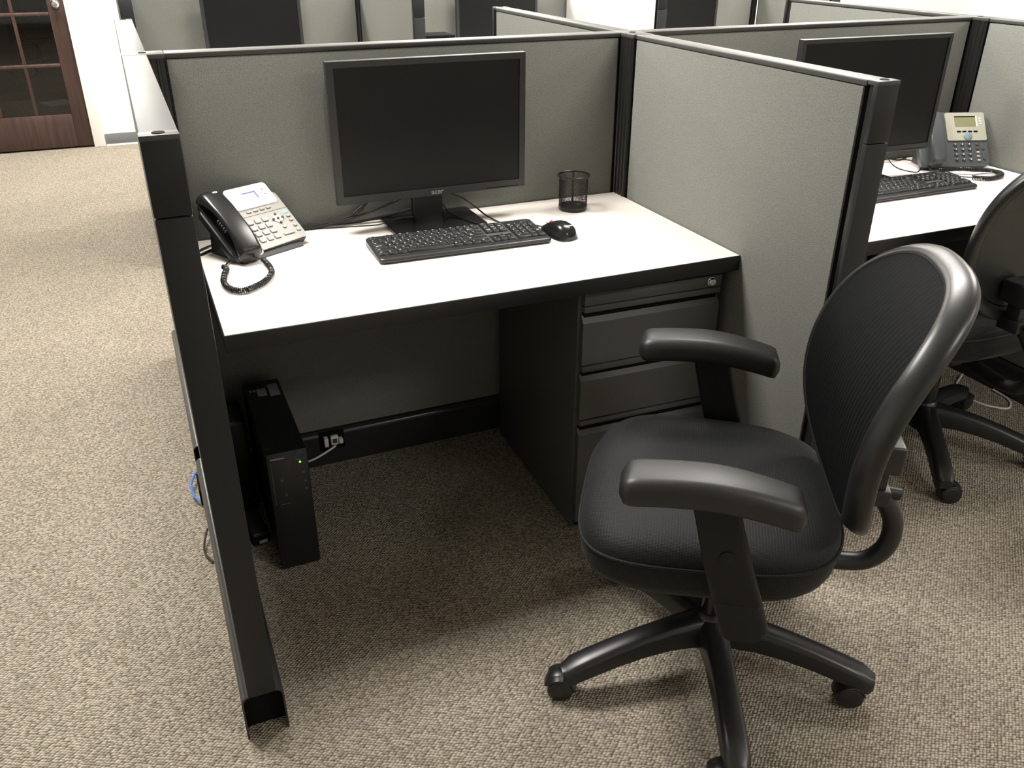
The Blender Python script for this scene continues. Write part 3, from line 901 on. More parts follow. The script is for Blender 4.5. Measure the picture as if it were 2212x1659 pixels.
def phone_grey(label, loc, rz):
    t = thing('desk_phone', label, 'phone', loc, rz)
    S = slope(R(36.8), 0.020)
    def P(bm): return xform(bm, S)
    bm = B()
    rings = []
    for ins, zz in ((0.006, -0.024), (0.001, -0.018), (0.0, -0.006), (0.002, -0.0015), (0.006, 0.0)):
        rr = rrect(0.222 - 2 * ins, 0.158 - 2 * ins, 0.014, 5, 0.099, 0.075)
        rings.append([Vector((x, y - (0.007 * (1 - ((x - 0.1) / 0.11) ** 2) if y < 0.03 else 0), zz)) for x, y in rr])
    loft(bm, rings)
    obj('body', P(bm), m_black, t)
    # silver keypad face
    bm = B()
    rr = rrect(0.143, 0.150, 0.009, 5, 0.1375, 0.075)
    loft(bm, [[Vector((x, y - (0.005 * (1 - ((x - 0.1) / 0.11) ** 2) if y < 0.03 else 0), z)) for x, y in rr] for z in (-0.002, 0.0012)])
    fp = obj('face_plate', P(bm), m_pgrey, t)
    bm = B(); bx(bm, 0.067, 0.2085, 0.0955, 0.0965, 0.0008, 0.0016); obj('face_seam', P(bm), m_slate, fp)
    # cradle
    bm = B(); slab(bm, 0.066, 0.186, 0.012, -0.012, 0.004, 0.027, 0.076, 0.003); obj('cradle', P(bm), m_black, t)
    bm = B(); tube(bm, [(-0.004, -0.010, 0.006), (0.004, -0.017, 0.006), (0.03, -0.0185, 0.006), (0.058, -0.016, 0.006), (0.064, -0.006, 0.006), (0.0635, 0.012, 0.006)], 0.0016, 8); obj('cradle_glint', P(bm), m_pbez, t)  # white tube paints the gloss reflection along the cradle edge
    # foot stand
    bm = B()
    v = [(-0.012, 0.0), (0.118, 0.0), (0.118, 0.008), (0.112, 0.058), (0.100, 0.062), (-0.006, 0.008)]
    loft(bm, [[Vector((x, y, z)) for y, z in v] for x in (0.006, 0.185)])
    obj('foot_stand', bm, m_black, t)
    # display
    bm = B(); slab(bm, 0.124, 0.069, 0.010, -0.001, 0.0042, 0.1375, 0.1515, 0.001); dp = obj('display_bezel', P(bm), m_pbez, t)
    bm = B(); slab(bm, 0.070, 0.040, 0.001, 0.004, 0.0047, 0.121, 0.1445); obj('screen', P(bm), m_plcd, dp)
    bm = B()
    bx(bm, 0.118, 0.1565, 0.1610, 0.1645, 0.0044, 0.0050)
    bx(bm, 0.1530, 0.1565, 0.1420, 0.1645, 0.0044, 0.0050)
    obj('screen_edge', P(bm), m_lcdedge, dp)
    for yy in (0.164, 0.150):
        bm = B(); lathe(bm, [(0.0030, 0.004), (0.0030, 0.0055), (0.0022, 0.0060), (0.0001, 0.0060)], (0.180, yy, 0), 14); obj('indicator', P(bm), m_pkey, dp)
    for k in range(4):
        bm = B(); slab(bm, 0.0125, 0.0062, 0.0025, 0.0, 0.0042, 0.104 + k * 0.0194, 0.1085, 0.0012, 3); obj('soft_key', P(bm), m_pkey, t)
    bm = B()
    for k in range(4): slab(bm, 0.0143, 0.0080, 0.003, 0.0008, 0.0016, 0.104 + k * 0.0194, 0.1080, 0, 3)
    for i in range(4):
        for j in range(3): slab(bm, 0.0172, 0.0147, 0.0035, 0.0008, 0.0016, 0.0865 + j * 0.0218, 0.0766 - i * 0.0187, 0, 3)
    for s_, t_ in ((0.196, 0.0695), (0.196, 0.056), (0.196, 0.038), (0.196, 0.0225), (0.166, 0.041)): slab(bm, 0.0115, 0.0082, 0.003, 0.0008, 0.0016, s_, t_ - 0.0003, 0, 3)
    slab(bm, 0.0330, 0.0074, 0.003, 0.0008, 0.0016, 0.1655, 0.0196, 0, 3)
    obj('key_gap_shade', P(bm), m_slate, fp)  # slate pads under the keys paint the dark shade around their edges
    for i in range(4):
        for j in range(3):
            bm = B(); slab(bm, 0.0150, 0.0125, 0.003, 0.0, 0.0045, 0.0865 + j * 0.0218, 0.0770 - i * 0.0187, 0.0012, 3); obj('number_key', P(bm), m_pkey, t)
    bm = B(); slab(bm, 0.026, 0.026, 0.005, 0.0, 0.003, 0, 0, 0.001); bmesh.ops.rotate(bm, cent=(0, 0, 0), matrix=Matrix.Rotation(R(45), 3, 'Z'), verts=bm.verts[:]); bmesh.ops.translate(bm, vec=(0.1645, 0.0695, 0), verts=bm.verts[:]); nv = obj('navigation_pad', P(bm), m_pkey, t)
    for dx, dy in ((0, 0), (0.0135, 0), (-0.0135, 0), (0, 0.0135), (0, -0.0135)):
        bm = B(); lathe(bm, [(0.0034, 0.002), (0.0034, 0.0048), (0.0024, 0.0056), (0.0001, 0.0057)], (0.1645 + dx, 0.0695 + dy, 0), 14); obj('navigation_key', P(bm), m_slate, nv)
    bm = B(); slab(bm, 0.0135, 0.0075, 0.001, 0.0, 0.0028, 0.195, 0.0835); obj('green_key', P(bm), m_green, t)
    for s_, t_ in ((0.196, 0.0695), (0.196, 0.056), (0.196, 0.038), (0.196, 0.0225), (0.166, 0.041)):
        bm = B(); slab(bm, 0.0095, 0.0062, 0.0026, 0.0, 0.0046, s_, t_, 0.0014, 3); obj('function_key', P(bm), m_pkey, t)
    bm = B(); slab(bm, 0.031, 0.0055, 0.0024, 0.0, 0.0046, 0.1655, 0.020, 0.0014, 3); obj('speaker_key', P(bm), m_pkey, t)
    # handset
    hs = obj('handset', P(handset_bm(0.0255, -0.024, 0.182, 0.064, 0.014, 0.010)), m_hand, t, ang=60)
    l = mobj('logo', text_mesh('HD', 0.0085, m_ink, bold=0.0003), hs); l.matrix_local = S @ Matrix.Translation((0.034, 0.163, 0.0365)) @ Matrix.Rotation(R(-8), 4, 'X')
    for k in range(5):
        bm = B(); bx(bm, -0.0016, 0.0016, -0.0018, 0.0018, -0.004, 0.004); o = obj('grille_bar', P(bm), m_slate, hs)
        bm2 = None
        o.matrix_local = Matrix.Translation((S.to_3x3() @ Vector((-0.003, 0.050 + k * 0.008, 0.030 + 0.002 * k)))) if False else Matrix.Translation(S.to_3x3() @ Vector((-0.0045, 0.055 + k * 0.008, 0.0285)))
    return t
phone_grey('silver desk phone with black handset at left end of near white desk', (-1.148, -0.219, DZ), R(27.3))
cz = DZ + 0.0085
cp = [(-1.129, -0.224, DZ + 0.020), (-1.108, -0.232, DZ + 0.016), (-1.092, -0.240, cz + 0.003), (-1.085, -0.292, cz), (-1.089, -0.336, cz), (-1.111, -0.381, cz), (-1.140, -0.409, cz), (-1.164, -0.420, cz), (-1.186, -0.402, cz), (-1.196, -0.355, cz), (-1.189, -0.304, cz), (-1.180, -0.268, cz), (-1.184, -0.250, cz)]
t = thing('handset_cord', 'black coiled handset cord looping on desk before the silver phone', 'cord', (0, 0, 0))
bm = B(); coil(bm, cp[2:], 0.0053, 0.0018, 0.0050); obj('coil', bm, m_bcab, t)
bm = B(); tube(bm, cp[:3], 0.0019, 8); tube(bm, [cp[-1], (-1.174, -0.222, DZ + 0.006), (-1.156, -0.185, DZ + 0.008), (-1.148, -0.168, DZ + 0.012)], 0.0019, 8); obj('cord_end', bm, m_bcab, t)

def phone_slate(label, loc, rz):
    t = thing('desk_phone', label, 'phone', loc, rz)
    S = slope(R(53.4), 0.0235)
    def P(bm): return xform(bm, S)
    bm = B()
    rings = []
    for ins, zz in ((0.006, -0.034), (0.001, -0.026), (0.0, -0.006), (0.004, 0.0)):
        rr = rrect(0.242 - 2 * ins, 0.195 - 2 * ins, 0.016, 5, 0.028, 0.090)
        rings.append([Vector((x, y, zz)) for x, y in rr])
    loft(bm, rings)
    obj('body', P(bm), m_slate, t)
    bm = B()
    v = [(0.0, 0.0), (0.13, 0.0), (0.125, 0.10), (0.10, 0.12), (0.02, 0.02)]
    loft(bm, [[Vector((x, y, z)) for y, z in v] for x in (-0.06, 0.13)])
    obj('foot_stand', bm, m_slate, t)
    bm = B()
    rr = rrect(0.138, 0.100, 0.006, 4, 0.075, 0.131)
    loft(bm, [[Vector((x, y + (0.004 * (1 - ((x - 0.075) / 0.07) ** 2)), z)) for x, y in rr] for z in (-0.001, 0.0035)])
    fp = obj('face_plate', P(bm), m_silver2, t)
    bm = B(); slab(bm, 0.074, 0.036, 0.001, 0.003, 0.0042, 0.0745, 0.150); obj('screen', P(bm), m_olcd, fp)
    bm = B(); bx(bm, 0.0375, 0.1115, 0.1655, 0.1685, 0.0035, 0.0048); obj('screen_edge', P(bm), m_dark, fp)
    bm = B(); bx(bm, 0.112, 0.116, 0.132, 0.169, 0.003, 0.0046); obj('screen_bar', P(bm), m_pbez, fp)
    for k in range(4):
        bm = B(); slab(bm, 0.0145, 0.005, 0.002, 0.002, 0.0055, 0.0485 + k * 0.0195, 0.1135, 0.001, 3); obj('soft_key', P(bm), m_dark, t)
    for k in range(3):
        bm = B(); slab(bm, 0.006, 0.0055, 0.002, 0.003, 0.0055, 0.128, 0.159 - k * 0.009, 0.001, 3); obj('line_key', P(bm), m_pbez, t)
    bm = B(); lathe(bm, [(0.0145, 0.002), (0.0145, 0.0055), (0.013, 0.0065), (0.0001, 0.0068)], (0.0775, 0.0965, 0), 28); obj('navigation_pad', P(bm), m_navb, t)
    labs = ['1', '2', '3', '4', '5', '6', '7', '8', '9', '*', '0', '#']
    for i in range(4):
        for j in range(3):
            c = (0.031 + j * 0.0245, 0.068 - i * 0.0178)
            bm = B(); slab(bm, 0.0125, 0.0095, 0.004, -0.001, 0.004, c[0], c[1], 0.0014, 3); k = obj('number_key', P(bm), m_slate, t)
            l = mobj('legend', text_mesh(labs[3 * i + j], 0.0075, m_ink, bold=0.0002), k); l.matrix_local = S @ Matrix.Translation((c[0], c[1], 0.0043))
    for i in range(5):
        bm = B(); slab(bm, 0.0115, 0.0075, 0.0035, -0.001, 0.0035, 0.108, 0.068 - i * 0.0142, 0.0014, 3); obj('function_key', P(bm), m_gink if i > 1 else m_slate, t)
    for s_, t_, hh in ((0.127, 0.060, 0.020), (0.1285, 0.028, 0.030)):
        bm = B(); slab(bm, 0.010, hh, 0.003, -0.001, 0.0035, s_, t_, 0.0014, 3); obj('volume_key', P(bm), m_slate, t)
    obj('handset', P(handset_bm(-0.045, -0.012, 0.182, 0.056, 0.010, 0.008, 0.026)), m_slate, t, ang=60)
    return t
    return t
phone_slate('slate grey desk phone with silver display plate on neighbouring desk', (1.140, -0.199, DZ), R(-19.1)).scale = (0.98, 0.98, 0.98)
t = thing('handset_cord', 'tangled black coiled handset cord in front of the slate grey phone', 'cord', (0, 0, 0))
z = DZ + 0.0085
bm = B(); coil(bm, [(1.085, -0.215, z + 0.002), (1.110, -0.225, z + 0.004), (1.140, -0.245, z + 0.008), (1.175, -0.268, z + 0.008), (1.225, -0.272, z + 0.003), (1.252, -0.297, z), (1.236, -0.330, z), (1.195, -0.345, z), (1.150, -0.345, z), (1.118, -0.318, z)], 0.0056, 0.0019, 0.0046); obj('coil', bm, m_bcab, t)
bm = B(); tube(bm, [(1.085, -0.215, z + 0.002), (1.070, -0.205, z), (1.068, -0.190, z + 0.004), (1.085, -0.178, z + 0.006)], 0.0018, 8); tube(bm, [(1.118, -0.318, z), (1.105, -0.290, z - 0.003), (1.10, -0.25, z), (1.105, -0.21, z + 0.004)], 0.0018, 8); obj('cord_end', bm, m_bcab, t)

# ------------------------------------------------------------------ cables on the desks
def cable(name, label, pts, r, mat=None, cat='cable', n=8, seg=7):
    bm = B(); tube(bm, pts, r, seg, n)
    return tag(obj(name, bm, mat or m_bcab, None), label, cat)
zd = DZ + 0.003
cable('cable', 'thick black monitor cable with inline plug sloping down to the desk edge', [(-0.72, -0.030, 0.83), (-0.765, -0.022, 0.805), (-0.783, -0.020, 0.791), (-0.803, -0.020, 0.772), (-0.835, -0.018, 0.758), (-0.88, -0.016, 0.748), (-0.93, -0.012, DZ + 0.006), (-0.99, -0.016, DZ + 0.006), (-1.05, -0.03, DZ + 0.006)], 0.0038)
bm = B(); cyl(bm, (-0.792, -0.020, 0.783), (-0.818, -0.019, 0.7655), 0.0075, 0.006); tag(obj('cable_plug', bm, m_black), 'black inline cable plug hanging left below the near monitor', 'plug')
cable('cable', 'thin black signal cable arching from monitor neck to desk edge left', [(-0.66, -0.035, 0.81), (-0.70, -0.030, 0.793), (-0.75, -0.025, 0.776), (-0.80, -0.022, 0.762), (-0.85, -0.022, 0.752), (-0.90, -0.022, 0.744), (-0.96, -0.022, DZ + 0.004), (-1.03, -0.045, DZ + 0.004)], 0.0030)
cable('cable', 'lower black cable lying along back edge of near desk', [(-0.655, -0.03, 0.765), (-0.73, -0.022, 0.752), (-0.80, -0.012, DZ + 0.005), (-0.87, -0.008, DZ + 0.005), (-0.93, -0.006, DZ + 0.005), (-1.0, -0.008, DZ + 0.005), (-1.06, -0.02, DZ + 0.005)], 0.0036)
cable('cable', 'thin dark cable crossing white desk between phone and monitor stand', [(-0.60, -0.060, DZ + 0.015), (-0.70, -0.058, DZ + 0.0145), (-0.755, -0.052, zd), (-0.805, -0.043, zd - 0.0013), (-0.877, -0.031, zd - 0.0013), (-0.955, -0.020, zd - 0.0013), (-1.04, -0.055, zd - 0.0013)], 0.0016)
cable('cable', 'thin black keyboard cable curving right of the monitor stand', [(-0.575, -0.020, DZ + 0.075), (-0.535, -0.018, DZ + 0.055), (-0.505, -0.024, DZ + 0.040), (-0.482, -0.055, DZ + 0.022), (-0.468, -0.095, DZ + 0.008), (-0.455, -0.140, zd - 0.0005), (-0.445, -0.178, zd), (-0.44, -0.200, zd + 0.004)], 0.0022)
cable('cable', 'thin black cable lying over right side of the monitor stand base', [(-0.575, -0.046, DZ + 0.040), (-0.565, -0.075, DZ + 0.018), (-0.545, -0.120, DZ + 0.0145), (-0.530, -0.165, DZ + 0.0145), (-0.520, -0.186, DZ + 0.0145)], 0.0018)
cable('mouse_cable', 'short black mouse cable leaving the mouse behind near keyboard', [(-0.3605, -0.2585, DZ + 0.010), (-0.364, -0.240, zd + 0.001), (-0.376, -0.214, zd - 0.001), (-0.410, -0.200, zd - 0.001), (-0.460, -0.201, zd - 0.001), (-0.500, -0.200, zd - 0.001)], 0.0019)
cable('cable', 'black cable leaving the silver phone toward left panel', [(-1.155, -0.085, DZ + 0.008), (-1.175, -0.085, DZ + 0.006), (-1.20, -0.10, DZ + 0.0035), (-1.225, -0.125, DZ + 0.0035)], 0.0030)
cable('cable', 'second dark cable behind the silver phone beside left panel', [(-1.150, -0.075, DZ + 0.010), (-1.185, -0.065, DZ + 0.006), (-1.21, -0.075, DZ + 0.0035), (-1.228, -0.095, DZ + 0.0035)], 0.0026, m_brcab)
cable('cable', 'thin black cable loop on neighbouring desk under its monitor', [(1.00, -0.045, DZ + 0.05), (1.008, -0.085, DZ + 0.012), (1.008, -0.130, zd - 0.001), (1.025, -0.178, zd - 0.001), (1.075, -0.150, zd - 0.001), (1.120, -0.118, zd - 0.001), (1.140, -0.080, zd - 0.001), (1.135, -0.040, zd - 0.001), (1.115, -0.020, zd - 0.001)], 0.0019)
cable('cable', 'black cable hanging behind neighbouring monitor below its frame', [(0.93, -0.05, DZ + 0.13), (0.97, -0.035, DZ + 0.055), (1.03, -0.03, DZ + 0.020), (1.09, -0.03, DZ + 0.004), (1.14, -0.02, DZ + 0.004)], 0.0026)

# ------------------------------------------------------------------ under the desk
t = thing('computer_tower', 'slim black computer tower on the carpet under left end of desk', 'computer', (-1.1255, -0.460, 0))
bm = B(); bx(bm, -0.048, 0.048, 0.020, 0.40, 0.006, 0.343, 0.003); obj('case', bm, m_black, t)
bm = B(); bx(bm, -0.049, 0.049, 0.0, 0.021, 0.004, 0.345, 0.004); fb = obj('front_bezel', bm, m_black, t)
l = mobj('logo', text_mesh('ThinkCentre', 0.0065, m_gink, 'LEFT', bold=0.0002), fb, (-0.040, -0.0006, 0.330)); l.rotation_euler = (R(90), 0, 0)
bm = B(); lathe(bm, [(0.0105, 0.0), (0.0115, 0.0012), (0.0105, 0.002), (0.0092, 0.0012)], seg=28); bmesh.ops.rotate(bm, cent=(0, 0, 0), matrix=Matrix.Rotation(R(90), 3, 'X'), verts=bm.verts[:]); obj('power_button', bm, m_slate, fb, loc=(0.029, 0, 0.327))
bm = B(); lathe(bm, [(0.0026, 0.0), (0.0024, 0.0012), (0.0001, 0.0014)], seg=14); bmesh.ops.rotate(bm, cent=(0, 0, 0), matrix=Matrix.Rotation(R(90), 3, 'X'), verts=bm.verts[:]); obj('power_light', bm, m_led, fb, loc=(0.029, 0, 0.310))
bm = B(); bx(bm, -0.040, -0.0385, -0.0008, 0.0, 0.20, 0.32); bx(bm, 0.000, 0.001, -0.0008, 0.0, 0.285, 0.322); bx(bm, -0.030, -0.006, -0.0008, 0.0, 0.198, 0.2005); obj('bezel_grooves', bm, m_slate, fb)
for k, (dx, dz) in enumerate(((-0.019, 0.268), (-0.013, 0.225), (0.035, 0.280), (0.036, 0.255), (0.036, 0.232))):
    bm = B(); slab(bm, 0.007, 0.007, 0.002, 0, 0.001); bmesh.ops.rotate(bm, cent=(0, 0, 0), matrix=Matrix.Rotation(R(90), 3, 'X'), verts=bm.verts[:]); obj('front_port', bm, m_slate, fb, loc=(dx, 0, dz))
for (x, y, sx, sy) in ((0.026, 0.335, 0.026, 0.070), (-0.006, 0.330, 0.024, 0.042)):
    bm = B(); slab(bm, sx, sy, 0.001, 0.3431, 0.3437, x, y); obj('sticker', bm, m_sticker, t)
for x in (-0.034, -0.024):
    bm = B(); slab(bm, 0.006, 0.012, 0.002, 0.3431, 0.3439, x, 0.345); obj('sticker', bm, m_sticker, t)

bm = B(); bx(bm, -1.235, -1.188, -0.165, -0.035, 0.0, 0.285, 0.008, 3); tag(obj('black_box', bm, m_black), 'tall black box between tower computer and left panel', 'box')  # plain black box for an unidentified dark block
t = thing('power_adapter', 'black power brick on the carpet left of the tower computer', 'power adapter', (-1.212, -0.275, 0), R(8))
bm = B(); bx(bm, -0.024, 0.024, -0.055, 0.055, 0.0, 0.034, 0.006, 3); obj('brick', bm, m_black, t)
bm = B(); slab(bm, 0.022, 0.010, 0.002, 0, 0.0008); bmesh.ops.rotate(bm, cent=(0, 0, 0), matrix=Matrix.Rotation(R(90), 3, 'X'), verts=bm.verts[:]); obj('white_label', bm, m_ink, t, loc=(0.004, -0.0552, 0.009))
cable('power_cable', 'black power cable curling behind the power brick', [(-1.206, -0.223, 0.018), (-1.204, -0.195, 0.022), (-1.212, -0.165, 0.013), (-1.205, -0.12, 0.012), (-1.200, -0.185, 0.010), (-1.196, -0.20, 0.006)], 0.0045)
t = thing('cable_connector', 'round black cable connector beside tower computer on carpet', 'plug', (-1.203, -0.195, 0), R(75))
bm = B(); lathe(bm, [(0.001, 0.0), (0.012, 0.001), (0.015, 0.012), (0.012, 0.026), (0.007, 0.034), (0.001, 0.035)], seg=18); bmesh.ops.rotate(bm, cent=(0, 0, 0), matrix=Matrix.Rotation(R(90), 3, 'Y'), verts=bm.verts[:]); bmesh.ops.translate(bm, vec=(0, 0, 0.040), verts=bm.verts[:]); obj('plug_shell', bm, m_black, t)
bm = B(); cyl(bm, (-0.004, 0, 0.0), (-0.002, 0, 0.03), 0.006); obj('strain_relief', bm, m_black, t)
t = thing('network_outlet', 'white network jack with plugs in black base strip under desk', 'outlet', (-0.936, -0.0145, 0.085))
bm = B(); bx(bm, -0.042, 0.034, 0.0, 0.012, -0.034, 0.026, 0.003); obj('black_plate', bm, m_dark, t)
bm = B(); bx(bm, -0.009, 0.013, -0.012, 0.0, -0.014, 0.016, 0.002); obj('jack', bm, m_wcab, t)
bm = B(); bx(bm, -0.005, 0.009, -0.0128, -0.0118, -0.007, 0.008); obj('jack_socket', bm, m_slate, t)
bm = B(); bx(bm, 0.014, 0.026, -0.018, 0.0, -0.010, 0.006, 0.002); obj('plug', bm, m_wcab, t)
bm = B(); bx(bm, -0.030, -0.018, -0.020, 0.0, -0.012, 0.016, 0.002); obj('plug', bm, m_wcab, t)
cable('network_cable', 'white network cable running from wall jack behind the tower computer', [(-0.935, -0.034, 0.072), (-0.955, -0.050, 0.073), (-0.985, -0.060, 0.066), (-1.015, -0.060, 0.056), (-1.045, -0.052, 0.048), (-1.08, -0.045, 0.04)], 0.0032, m_wcab)
# left outer side of the wing: outlet and cables
bm = B(); bx(bm, -1.335, -1.329, -0.14, -0.05, 0.035, 0.085, 0.002); tag(obj('power_outlet', bm, m_dark), 'black outlet plate low on outer side of left panel', 'outlet')
cable('network_cable', 'blue network cable loop emerging beside the left panel on carpet', [(-1.331, 0.055, 0.028), (-1.343, 0.030, 0.028), (-1.353, -0.010, 0.026), (-1.349, -0.060, 0.020), (-1.333, -0.095, 0.016)], 0.0032, m_blue)
cable('power_cable', 'dark brown cable loop on carpet outside left panel', [(-1.332, -0.245, 0.03), (-1.345, -0.285, 0.018), (-1.348, -0.320, 0.010), (-1.333, -0.362, 0.006)], 0.0030, m_brcab)

# ------------------------------------------------------------------ office chairs
def superell(th, a, c, n):
    co, si = math.cos(th), math.sin(th)
    return a * math.copysign(abs(co) ** (2 / n), co), c * math.copysign(abs(si) ** (2 / n), si)
BK = dict(x=-0.030, y=-0.160, z=0.748, yaw=3.5, tilt=0.205, a=0.245, c=0.255, n=2.6, wrap=0.0, k=-0.095, ta=-0.03)
def back_pt(s, v, d=0.0, q=None):
    # s across, v up the back, d out along its front normal
    q = q or BK
    nrm = d + q['wrap'] * (s / q['a']) ** 2 + q['k'] * (v / q['c']) ** 2
    y = -v * math.sin(q['tilt']) + nrm * math.cos(q['tilt'])
    z = v * math.cos(q['tilt']) + nrm * math.sin(q['tilt'])
    p = Matrix.Rotation(R(q['yaw']), 3, 'Z') @ Vector((s, y, 0))
    return Vector((q['x'] + p.x, q['y'] + p.y, q['z'] + z))
def back_normal(s, v, q=None):
    e = 1e-3
    a = back_pt(s + e, v, 0, q) - back_pt(s - e, v, 0, q)
    b = back_pt(s, v + e, 0, q) - back_pt(s, v - e, 0, q)
    n = b.cross(a).normalized()
    return n if n.y > 0 else -n
def office_chair(label, loc, rz, leg0, trails, back_dz=0.0, BK=BK, bkx=0.0):
    # origin on the floor under the gas lift, +y is where the sitter faces
    t = thing('office_chair', label, 'office chair', loc, rz)
    rb = 0.318
    ztop = lambda r: 0.150 - 0.060 * (r / 0.32) ** 1.8
    for k in range(5):
        a = R(leg0 + 72 * k)
        bm = B()
        rings = []
        for r_, wd, hh in ((0.020, 0.066, 0.070), (0.05, 0.058, 0.064), (0.10, 0.052, 0.056), (0.16, 0.050, 0.050), (0.22, 0.050, 0.046), (0.28, 0.051, 0.043), (0.315, 0.051, 0.040), (0.332, 0.044, 0.036), (0.341, 0.030, 0.026)):
            z1 = ztop(r_) - (0.002 if r_ > 0.32 else 0) - (0.004 if r_ > 0.33 else 0)
            z0 = z1 - hh
            h = wd / 2
            prof = [(-h, z0), (h, z0), (h, z1 - hh * 0.32), (h * 0.86, z1 - hh * 0.10), (h * 0.55, z1 - hh * 0.015), (0, z1), (-h * 0.55, z1 - hh * 0.015), (-h * 0.86, z1 - hh * 0.10), (-h, z1 - hh * 0.32)]
            rings.append([Vector((r_, y, z)) for y, z in prof])
        loft(bm, rings)
        bmesh.ops.rotate(bm, cent=(0, 0, 0), matrix=Matrix.Rotation(a, 3, 'Z'), verts=bm.verts[:])
        obj('base_leg', bm, m_chair, t, ang=50)
        # caster
        ta = R(trails[k])
        tr = Vector((math.cos(ta), math.sin(ta), 0))
        ax = Vector((-tr.y, tr.x, 0))
        st = Vector((rb * math.cos(a), rb * math.sin(a), 0))
        wc = st + tr * 0.022 + Vector((0, 0, 0.0275))
        bm = B()
        cyl(bm, st + Vector((0, 0, 0.030)), st + Vector((0, 0, ztop(rb) - 0.031)), 0.014, 0.013, 18)
        # hood over the twin wheels
        rg = []
        for j in range(13):
            ph = R(-25 + 205 * j / 12)
            d = -tr * math.cos(ph) * 1.0 + Vector((0, 0, 1)) * math.sin(ph)
            rg.append([wc + d * q + ax * e for q, e in ((0.0285, -0.0125), (0.0330, -0.0115), (0.0345, -0.006), (0.0345, 0.006), (0.0330, 0.0115), (0.0285, 0.0125), (0.010, 0.010), (0.010, -0.010))])
        loft(bm, rg)
        rg = []
        for j in range(11):
            ph = R(10 + 140 * j / 10)
            d = -tr * math.cos(ph) + Vector((0, 0, 1)) * math.sin(ph)
            rg.append([wc + d * q + ax * e for q, e in ((0.0282, -0.026), (0.0305, -0.025), (0.0325, -0.012), (0.0325, 0.012), (0.0305, 0.025), (0.0282, 0.026))])
        loft(bm, rg)
        cs = obj('caster', bm, m_chair, t, ang=45)
        for sg in (1, -1):
            bm = B(); disc_round(bm, wc + ax * sg * 0.0185, ax, 0.0272, 0.0155, 0.004); obj('wheel', bm, m_chair, cs)
    bm = B(); lathe(bm, [(0.034, 0.072), (0.038, 0.080), (0.040, 0.140), (0.034, 0.154), (0.028, 0.158), (0.028, 0.060), (0.034, 0.072)], seg=28); obj('hub', bm, m_chair, t)
    bm = B(); lathe(bm, [(0.0275, 0.150), (0.0275, 0.270), (0.020, 0.275), (0.016, 0.280), (0.016, 0.335)], seg=24, cap0=True, cap1=True); obj('gas_lift', bm, m_gblack, t)
    bm = B()
    loft(bm, [[Vector((x, y, z)) for x, y in rrect(wx, wy, 0.015, 3, 0, yc)] for z, wx, wy, yc in ((0.300, 0.10, 0.13, 0.0), (0.335, 0.14, 0.22, 0.0), (0.350, 0.16, 0.26, 0.01), (0.371, 0.20, 0.30, 0.02))])
    obj('tilt_mechanism', bm, m_black, t)
    bm = B(); tube(bm, [(0.06, 0.05, 0.340), (0.16, 0.06, 0.345), (0.235, 0.065, 0.352)], 0.005, 8); obj('lever', bm, m_black, t)
    # seat
    def seat_ring(sc, z, dz=0.0, sag=0.022):
        pts = []
        for k in range(72):
            x, y = superell(2 * PI * k / 72, 0.254 * sc, 0.245 * sc, 3.5)
            x *= 1.0 + 0.06 * (y / 0.24)
            yy = y + 0.042
            zz = z - sag * max(0, y / 0.24) ** 4 * 1.0
            pts.append(Vector((x, yy, zz)))
        return pts
    bm = B()
    loft(bm, [seat_ring(s_, z_) for s_, z_ in ((0.91, 0.388), (0.955, 0.394), (0.985, 0.412), (1.0, 0.438), (0.998, 0.455), (0.988, 0.468), (0.96, 0.481), (0.90, 0.491), (0.80, 0.498), (0.62, 0.501), (0.40, 0.4995), (0.2, 0.499), (0.06, 0.499))])
    ct = obj('seat_cushion', bm, m_seat, t, ang=70)
    bm = B()
    rg = []
    base = seat_ring(1.002, 0.457)
    n = len(base)
    for i in range(n):
        tg = (base[(i + 1) % n] - base[i - 1]).normalized()
        a = Vector((0, 0, 1)); b = tg.cross(a)
        rg.append([base[i] + (a * math.cos(q) + b * math.sin(q)) * 0.0032 for q in [2 * PI * j / 8 for j in range(8)]])
    loft(bm, rg + [rg[0]], False, False)
    obj('welt', bm, m_seat, ct)
    bm = B(); loft(bm, [seat_ring(s_, z_) for s_, z_ in ((0.70, 0.372), (0.86, 0.374), (0.915, 0.381), (0.925, 0.394))]); obj('seat_shell', bm, m_black, t)
    # arms
    for sx in (-1, 1):
        X = 0.270 * sx - 0.010
        bm = B()
        rings = []
        for z, yc, wy, wx, xi in ((0.338, -0.022, 0.030, 0.012, 0), (0.342, -0.022, 0.055, 0.020, 0), (0.352, -0.023, 0.074, 0.026, 0), (0.372, -0.024, 0.086, 0.030, 0), (0.424, -0.008, 0.086, 0.030, 0), (0.4255, -0.0075, 0.0835, 0.0275, 0), (0.427, -0.007, 0.086, 0.030, 0), (0.50, 0.016, 0.083, 0.028, 0), (0.58, 0.038, 0.078, 0.025, 0), (0.632, 0.052, 0.076, 0.024, 0)):
            rings.append([Vector((X + x - xi, yc + y, z)) for x, y in rrect(wx, wy, min(wx, wy) * 0.42, 4)])
        loft(bm, rings)
        ap = obj('arm_post', bm, m_post, t, ang=60)
        bm = B(); disc_round(bm, (X + sx * 0.0145, 0.021, 0.524), (1, 0, 0), 0.012, 0.003, 0.001, 20); obj('arm_button', bm, m_post, ap)
        bm = B(); x0_, x1_ = sorted((X - sx * 0.012, sx * 0.09)); bx(bm, x0_, x1_, -0.052, 0.012, 0.352, 0.370, 0.004); obj('arm_bracket', bm, m_black, t)
        bm = B()
        rings = []
        N = 34
        y0, y1 = -0.092, 0.205
